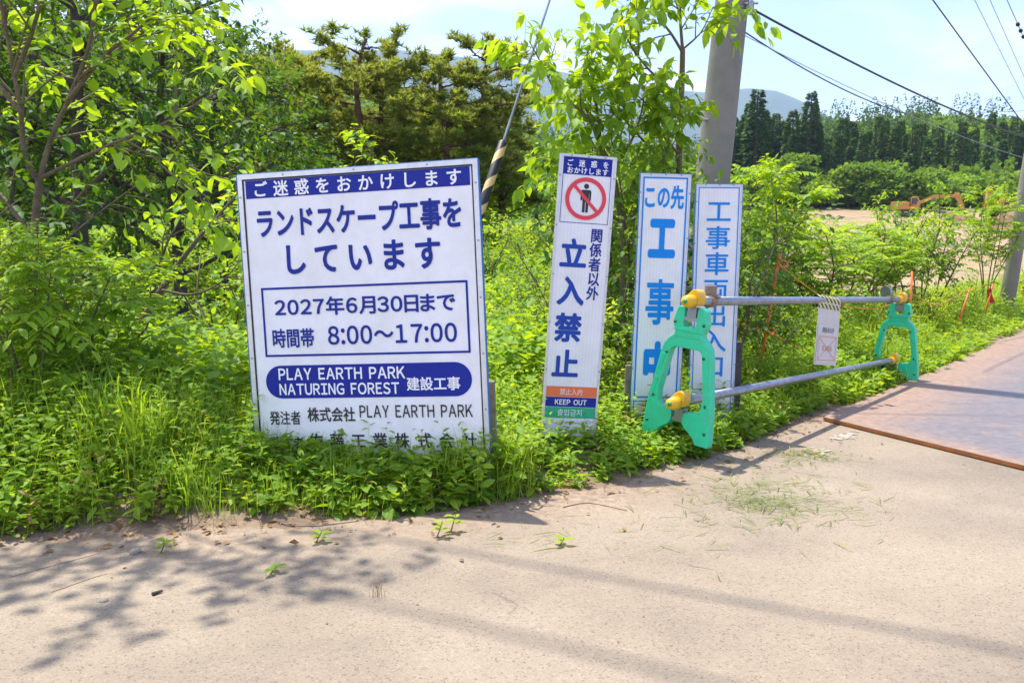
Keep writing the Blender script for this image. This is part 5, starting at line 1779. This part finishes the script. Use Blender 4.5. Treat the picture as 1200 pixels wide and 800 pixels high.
# ------------------------------------------------------------------ ground cover
def scatter(r, n, xr, yr, dens):
    o = []
    tot = 0
    while tot < n:
        x = xr[0] + (xr[1] - xr[0]) * r.random(n * 2); y = yr[0] + (yr[1] - yr[0]) * r.random(n * 2)
        s = edge_s(x, y); k = r.random(n * 2) < dens(x, y, s)
        o.append(np.stack([x[k], y[k], s[k]], 1)); tot += k.sum()
        if len(o) > 60: break
    return np.concatenate(o)[:n]


def weeds(mb, r, P, h, k, size, tm='ovate', mi=0, spread=.9, stem=True):
    n = len(P)
    b = np.stack([P[:, 0], P[:, 1], gz(P[:, 0], P[:, 1]) - .01], 1)
    b[:, 2] = np.where(P[:, 2] < .05, road_z(P[:, 0], P[:, 1]) + .004, b[:, 2])
    lean = r.normal(size=(n, 3)) * [.25, .25, 0]
    t = (np.arange(k)[None] + r.random((n, k))) / k
    az = np.arange(k)[None] * 2.4 + r.random((n, 1)) * 6.28 + r.normal(size=(n, k)) * .4
    h = h[:, None]
    pos = b[:, None] + (lean[:, None] * t[..., None] + np.array([0, 0, 1.]) * t[..., None]) * h[..., None]
    d = np.stack([np.cos(az) * spread, np.sin(az) * spread, .55 * t - .15 + r.normal(size=(n, k)) * .25], -1)
    sz = size * (.45 + .75 * np.sin(np.pi * (.15 + .75 * t))) * (.7 + .6 * r.random((n, 1))) * (.8 + .4 * r.random((n, k)))
    up = np.array([0, 0, 1.]) + r.normal(size=(n, k, 3)) * .3
    leaves(mb, pos.reshape(-1, 3), d.reshape(-1, 3), up.reshape(-1, 3), sz.ravel(), tm, 1., mi)
    if stem: leaves(mb, b, lean + [0, 0, 1], r.normal(size=(n, 3)), h[:, 0] * 1.02, 'needle', .35, mi)


def grass(mb, r, P, h, k, wd=.5, mi=0, jit=.03):
    n = len(P)
    z = np.where(P[:, 2] < .05, road_z(P[:, 0], P[:, 1]) + .002, gz(P[:, 0], P[:, 1]) - .01)
    b = np.repeat(np.stack([P[:, 0], P[:, 1], z], 1), k, 0) + r.normal(size=(n * k, 3)) * [jit, jit, 0]
    a = r.random(n * k) * 6.283
    o = np.stack([np.cos(a), np.sin(a), 0 * a], 1)
    d = o * (.12 + .5 * r.random((n * k, 1)) ** 1.5) + [0, 0, 1]
    hh = np.repeat(h, k) * (.5 + .6 * r.random(n * k))
    q = r.random(n * k) < .5
    for f, tm in ((q, 'blade0'), (~q, 'blade1')):
        leaves(mb, b[f], d[f], -o[f], hh[f], tm, wd, mi)


def hmax(x, y, s):
    """how tall the verge growth stands"""
    left = sst(-1.1, -1.7, x)
    front = .205 + .045 * vnoise(x * 3, y * 3, 9) - .1 * np.exp(-((x - .32) / .25) ** 2) - .05 * np.exp(-((x + .95) / .4) ** 2) + .1 * np.exp(-((x + .1) / .17) ** 2)
    return (front * (1 - left) + (.36 + .08 * vnoise(x * 2, y * 2, 4)) * left) * (.5 + .5 * sst(0, .3, s))


r = np.random.default_rng(121)
LITTER = leafmat('litter', (.10, .055, .025), (.22, .12, .05), (.38, .24, .11), .1, rough=.8, patch=3.)
# near strip of weeds
mb = MB()
clump = lambda x, y, sc=1.: .5 + .5 * vnoise(x * 2.3 * sc, y * 2.3 * sc, 12)
fray = lambda x, y: .02 + .3 * np.clip(.5 + .8 * vnoise(x * 4.1, y * 3.3, 17), 0, 1) * (1 - .92 * sst(-.75, -.4, x)) * (1 - .6 * sst(-1.05, -1.5, x))
P = scatter(r, 7000, (-4.2, 4.6), (2.4, 8.5), lambda x, y, s: (s > fray(x, y)) * (s < 1.5) * (.2 + .8 * clump(x, y)))
h = hmax(P[:, 0], P[:, 1], P[:, 2]) * (.45 + .85 * r.random(len(P)))
q = r.random(len(P)); z2 = .5 + .5 * vnoise(P[:, 0] * 1.9 + 4, P[:, 1] * 2.3, 19)
k1 = (q < .45) & (z2 > .35); k2 = (q < .45) & (z2 <= .35); k3 = (q >= .45) & (q < .7); k4 = q >= .7
weeds(mb, r, P[k1], h[k1], 12, .04)
weeds(mb, r, P[k2], h[k2] * np.where(P[k2, 0] < -1.3, 1.15, .75), 9, .068, 'ovate', 1)
weeds(mb, r, P[k3], h[k3] * 1.1, 14, .055, 'lance')
weeds(mb, r, P[k4], h[k4] * .7, 9, .035, 'ovate', 2)
P = scatter(r, 190, (-.5, .08), (3.05, 3.6), lambda x, y, s: (s > .03) * (s < .3))
h = (.2 + .16 * r.random(len(P))) * np.where(P[:, 0] < -.22, .55, .95)
weeds(mb, r, P[:120], h[:120], 12, .045); weeds(mb, r, P[120:], h[120:], 13, .05, 'lance', 2)
P = scatter(r, 260, (-4.2, 4.6), (2.4, 8.5), lambda x, y, s: (s > fray(x, y)) * (s < 1.) * 1.)
weeds(mb, r, P, hmax(P[:, 0], P[:, 1], P[:, 2]) * (.5 + .6 * r.random(len(P))), 7, .04, 'lance', 3)
tag(mb.build('weeds', [LF['weed'], LF['mid'], LF['yellow'], LITTER]), 'leafy weeds crowding the road edge in front of the signs', kind='stuff')
mb = MB()
C = scatter(r, 150, (-4.2, 4.6), (2.4, 8.5), lambda x, y, s: (s > .12) * (s < 1.3) * (.35 + .65 * (clump(x + 3, y + 1, .8) > .5)))
for c in C:
    hh = float(hmax(*[np.array([v]) for v in c])[0]) * (.9 + .55 * r.random())
    grass(mb, r, c[None], np.array([hh]), int(40 + 50 * r.random()), .42, 0, .035 + .03 * r.random())
P = scatter(r, 45, (-.28, .08), (3.05, 3.6), lambda x, y, s: (s > .05) * (s < .3))
grass(mb, r, P, .22 + .12 * r.random(len(P)), 9, .3, 1)
P = scatter(r, 2600, (-4.2, 4.6), (2.4, 8.5), lambda x, y, s: (s > fray(x, y)) * (s < 1.6) * clump(x + 3, y + 1, .8) ** 2)
grass(mb, r, P, hmax(P[:, 0], P[:, 1], P[:, 2]) * 1.1, 6, .3, 1)
P = scatter(r, 110, (-4.2, 4.6), (2.4, 8.5), lambda x, y, s: (s > .15) * (s < 1.4) * 1.)
grass(mb, r, P, hmax(P[:, 0], P[:, 1], P[:, 2]) * 1.6, 2, .12, 2)
tag(mb.build('grass', [LF['mid'], LF['grass'], LITTER]), 'long thin grass among the weeds along the road edge', kind='stuff')
# bank behind the signs and to the left
mb = MB()
P = scatter(r, 9000, (-7, 6), (3.2, 11), lambda x, y, s: (s > 1.1) * (np.abs(x / y) < .85) * (.3 + .7 * clump(x, y, .7)) * (1.1 - y / 14))
q = r.random(len(P)); h = (.3 + .25 * clump(P[:, 0], P[:, 1], .4)) * (.5 + .8 * r.random(len(P)))
weeds(mb, r, P[q < .6], h[q < .6], 9, .085, 'leaf', stem=False)
weeds(mb, r, P[q >= .6], h[q >= .6], 9, .09, 'leaf', 1, stem=False)
tag(mb.build('undergrowth', [LF['weed'], LF['mid']]), 'tangle of leafy plants on the bank behind the signs', kind='stuff')
# right-hand verge along the road
mb = MB()
P = scatter(r, 7000, (2.4, 24), (5.2, 30), lambda x, y, s: (s > -.02) * (s < 2.6) * np.clip(1.25 - y / 26, .12, 1) * (.35 + .65 * clump(x, y, .6)))
hh = (.16 + .2 * sst(.1, .9, P[:, 2])) * (.5 + .7 * r.random(len(P)))
q = r.random(len(P)) < .5
weeds(mb, r, P[q], hh[q], 8, .075, 'leaf', 0, stem=False)
grass(mb, r, P[~q], hh[~q] * 1.25, 8, .35, 1, .06)
tag(mb.build('verge_grass', [LF['weed'], LF['grass']]), 'sunny grass and weeds on the verge beside the road plates', kind='stuff')
# meadow and mid distance
mb = MB()
P = scatter(r, 15000, (-45, 12), (10, 62), lambda x, y, s: (s > 2.2) * (np.abs(x / y) < .8) * (x / y < .30) * np.clip(1.4 * (11 / y) ** 1.3, 0, 1) * (.3 + .7 * clump(x, y, .25)) *
            (1 - .85 * np.exp(-((x / y - .035 - .02 * np.sin(y * .5)) / .022) ** 2) * (y < 22)))
hh = (.3 + .5 * clump(P[:, 0], P[:, 1], .3)) * (.6 + .6 * r.random(len(P)))
q = r.random(len(P)); big = .11 + .0045 * P[:, 1]
for f, mi in ((q < .4, 0), ((q >= .4) & (q < .72), 1), (q >= .72, 2)):
    n_ = f.sum()
    weeds(mb, r, P[f], hh[f], 8, .16, 'card' if mi == 1 else 'leaf', mi, stem=False)
tag(mb.build('meadow_growth', [LF['weed'], LF['mid'], LF['yellow']]), 'overgrown meadow of ferns and low leaves behind the signs', kind='stuff')
# sparse tufts on the bare field
mb = MB()
P = scatter(r, 1600, (4, 60), (11, 110), lambda x, y, s: (s > 3) * (x / y > .27) * (vnoise(x * .22, y * .12, 3) > .25) * (.25 + .75 * (y < 30)))
grass(mb, r, P, .22 + .15 * r.random(len(P)), 7, .8, 0, .25)
tag(mb.build('field_grass', LF['grass']), 'thin grass patches on the bare tan field', kind='stuff')

# ------------------------------------------------------------------ small things along the road edge
CLIP = leafmat('clippings', (.07, .12, .02), (.15, .21, .04), (.34, .32, .11), .25, rough=.7, patch=3.)
r = np.random.default_rng(131)
mb = MB()
P = scatter(r, 4200, (-4, 3.2), (2.3, 6.6), lambda x, y, s: (s > -.6) * (s < .34) * np.exp(-np.maximum(-s, 0) / .12))
b = np.stack([P[:, 0], P[:, 1], np.where(P[:, 2] < .05, road_z(P[:, 0], P[:, 1]) + .012, gz(P[:, 0], P[:, 1]) + .012)], 1)
a = r.random(len(P)) * 6.28
q = r.random(len(P))
d = np.stack([np.cos(a), np.sin(a), r.normal(size=len(P)) * .15], 1); up = np.array([0, 0, 1.]) + r.normal(size=(len(P), 3)) * .35
leaves(mb, b[q < .55], d[q < .55], up[q < .55], .022 * (.4 + r.random((q < .55).sum()) ** 2 * 1.6), 'leaf', 1., 0)
leaves(mb, b[q >= .55], d[q >= .55], up[q >= .55], .1 * (.3 + r.random((q >= .55).sum())), 'needle', .25, 0)
tag(mb.build('leaf_litter', LITTER), 'dry brown leaves and stalks littering the road edge', kind='stuff')
mb = MB()
ps, ds = [], []
for (px, py, n_, sp) in ((905, 572, 150, .22), (942, 527, 130, .1), (955, 535, 60, .1), (930, 590, 110, .2), (860, 600, 50, .3), (640, 625, 14, .12), (885, 545, 50, .2), (900, 585, 90, .12), (800, 612, 30, .25), (870, 565, 60, .15)):
    c = ground_at(px, py)
    q = c + r.normal(size=(n_, 2)) * [sp, sp * .6]
    ps.append(np.stack([q[:, 0], q[:, 1], road_z(q[:, 0], q[:, 1]) + .012], 1))
ps = np.concatenate(ps); a = r.random(len(ps)) * 6.28
leaves(mb, ps, np.stack([np.cos(a), np.sin(a), .08 + 0 * a], 1), np.array([[0, 0, 1.]]) + r.normal(size=ps.shape) * .3, .085 * (.4 + r.random(len(ps))), 'blade0', .9, 0)
tag(mb.build('grass_clippings', CLIP), 'cut grass scattered on the concrete beside the steel plate', kind='stuff')
mb = MB()
P = scatter(r, 260, (-3, 4), (1.4, 5.4), lambda x, y, s: (s < 0) * (s > -2.2) * np.exp(s / .5))
for x_, y_, s_ in P:
    v = unit(r.normal(size=(7, 3))) * .0035 * (.5 + r.random())
    v[:, 2] *= .6
    mb.add(v + [x_, y_, float(road_z(x_, y_)) + .009], [np.array([[0, 1, 2], [2, 3, 4], [4, 5, 6], [0, 3, 6], [1, 4, 6], [0, 2, 5]])])
tag(mb.build('grit', mat('grit', (.2, .17, .14), .9, var=(.32, .27, .22), vscale=9)), 'loose grit specks on the concrete', kind='stuff')


def seedling(px, py, h, label, lf='bright', k=5):
    c = ground_at(px, py); base = np.array([c[0], c[1], float(road_z(*c)) + .005])
    o = empty('seedling', base, label, 'seedling', 'seedlings sprouting at the road edge')
    m_ = MB(); tube(m_, catmull([(0, 0, 0), (.01, 0, h * .5), (.02, .01, h)], 3), [.003, .0015], 5); m_.build('stem', TWIG, o)
    for i in range(k):
        m_ = MB(); a = i * 2.4 + px
        leaves(m_, [[.015, .005, h * (.45 + .55 * i / k)]], [[math.cos(a), math.sin(a), .25]], [[0, 0, 1.]], [.036 + .012 * r.random()], 'ovate', 1.15, 0)
        m_.build('leaf', LF[lf], o)


seedling(655, 632, .03, 'sprig lying alone on the concrete in front of the keep out sign', 'yellow', 4)
seedling(512, 622, .06, 'bright seedling in bare soil below the notice board corner', 'yellow', 6)
seedling(528, 616, .07, 'second bright seedling nearest the concrete below the notice board', 'yellow', 5)
seedling(370, 628, .04, 'tiny seedling on the concrete edge under the notice board', 'bright', 5)
seedling(188, 640, .05, 'small seedling among dry stalks below the tall weeds', 'bright', 6)
seedling(316, 664, .025, 'flat green sprig lying on the shaded concrete', 'mid', 3)
# dry tuft and pebbles, sticks
c = ground_at(442, 690); mb = MB(); grass(mb, r, np.array([[c[0], c[1], -1.]]), np.array([.07]), 26, .4, 0, .012)
tag(mb.build('dry_grass_tuft', LITTER), 'single dry straw-coloured tuft growing from the concrete', 'grass tuft')
STONE = mat('stone', (.3, .25, .2), .9, var=(.2, .17, .14), vscale=30, bump=.4)


def stone(px, py, rad, label):
    c = ground_at(px, py)
    bm = bmesh.new(); bmesh.ops.create_icosphere(bm, subdivisions=2, radius=rad)
    for v in bm.verts: v.co *= 1 + .22 * math.sin(v.co.x * 90 + px) * math.cos(v.co.y * 80); v.co.z *= .6
    me = bpy.data.meshes.new('stone'); bm.to_mesh(me); bm.free(); me.materials.append(STONE)
    o = bpy.data.objects.new('stone', me); COL.objects.link(o); o.location = (c[0], c[1], float(road_z(*c)) + rad * .4)
    tag(o, label, 'stone', 'stones on the concrete')


stone(158, 640, .022, 'rounded stone in the litter below the tall weeds')
stone(122, 695, .014, 'small pinkish stone out on the shaded concrete')
stone(492, 707, .007, 'tiny dark stone alone on the sunny concrete')
STALK = mat('dry_stalk', (.34, .25, .15), .8)
DSTICK = mat('dark_stick', (.06, .045, .035), .9)


def stick(pts_, rad, label, m_=WOOD):
    P = []
    for px, py in pts_:
        c = ground_at(px, py); P.append([c[0], c[1], float(road_z(*c)) + rad + .006])
    mb = MB(); tube(mb, catmull(P, 3), [rad, rad * .6], 6, cap=True)
    tag(mb.build('stick', m_, None), label, 'stick', 'sticks lying on the road edge')


stick([(178, 689), (190, 685)], .006, 'short thick dark stick on the shaded concrete', DSTICK)
stick([(10, 668), (60, 655), (118, 640)], .0016, 'long pale stalk at the photo corner', STALK)
stick([(60, 685), (110, 668), (125, 664)], .0014, 'long pale stalk lying toward the short dark stick', STALK)
stick([(660, 588), (690, 583), (735, 592)], .0025, 'reddish bent stem by the weeds below the blue signs', RUST)
stick([(300, 598), (352, 610), (420, 604)], .003, 'grey twig on bare soil under the notice board')

# worn paint
PAINT = mat('worn_paint', (.39, .335, .265), .85, var=(.33, .27, .2), vscale=60)
for (px, py, rx, ry, lab) in ((957, 526, .15, .1, 'worn white paint patch on the concrete'), (990, 507, .18, .08, 'worn white paint patch beside the plate corner')):
    c = ground_at(px, py); mb = MB(); a = np.arange(9) / 9 * 2 * np.pi
    e = unit(g2 - g0); f = np.array([-e[1], e[0]])
    for k in range(130):
        u_, v_ = np.clip(r.normal(size=2) * .42, -1, 1)
        rad = .016 * (.3 + r.random() ** 2) * (1.2 - .6 * math.hypot(u_, v_))
        q = c + e * u_ * rx + f * v_ * ry + np.stack([np.cos(a), np.sin(a)], 1) * (rad * (.6 + .8 * r.random(9)))[:, None]
        mb.add(np.stack([q[:, 0], q[:, 1], road_z(q[:, 0], q[:, 1]) + .009 + k * 2e-5], 1), [np.arange(9)])
    tag(mb.build('road_marking', PAINT), lab, kind='structure')

# white wildflowers
PETAL = mat('white_petal', (.78, .78, .74), .6)


def umbel(px, py, Y, label, n=22, rad=.05):
    p = at(px, py, Y); zb = ground_z(p[0], p[1])
    o = empty('wildflower', (p[0], p[1], zb), label, 'wildflower', 'white wildflowers in the shade')
    h = p[2] - zb
    m_ = MB(); tube(m_, catmull([(0, 0, 0), (.02, 0, h * .5), (0, 0, h)], 3), [.004, .002], 5); m_.build('stem', TWIG, o)
    m_ = MB()
    for i in range(n):
        rr = rad * math.sqrt((i + .5) / n); a = i * 2.4
        c = np.array([rr * math.cos(a), rr * math.sin(a), h + .01 * math.cos(rr / rad * 1.5)])
        for j in range(5):
            b_ = j * 1.257 + i
            leaves(m_, [c], [[math.cos(b_), math.sin(b_), .2]], [[0, 0, 1.]], [.011], 'leaf', 1.3, 0)
    m_.build('blossom', PETAL, o)
    m_ = MB()
    for i in range(6):
        a = i * 2.4; leaves(m_, [[0, 0, h * (.3 + .1 * i)]], [[math.cos(a), math.sin(a), .2]], [[0, 0, 1.]], [.08], 'lance', 1., 0)
    m_.build('foliage', LF['mid'], o)


umbel(137, 474, 4.0, 'white flower head, higher of the pair by the leaning branch')
umbel(141, 485, 3.9, 'white flower head, lower of the pair by the leaning branch')
umbel(178, 493, 3.85, 'white flower head alone, nearer the notice board than the pair')

# ------------------------------------------------------------------ haze
hb = MB(); box(hb, (0, 2500, 380), (16000, 5400, 820))
hz = bpy.data.materials.new('haze'); hz.use_nodes = True
t = hz.node_tree; t.nodes.clear()
ho = nd(t, 'ShaderNodeOutputMaterial')
pv = nd(t, 'ShaderNodeVolumePrincipled', Density=.00016, Anisotropy=.2)
pv.inputs['Color'].default_value = (.6, .78, 1., 1)
t.links.new(pv.outputs[0], ho.inputs['Volume'])
tag(hb.build('haze', hz), 'thin blue summer haze over the valley', kind='stuff')
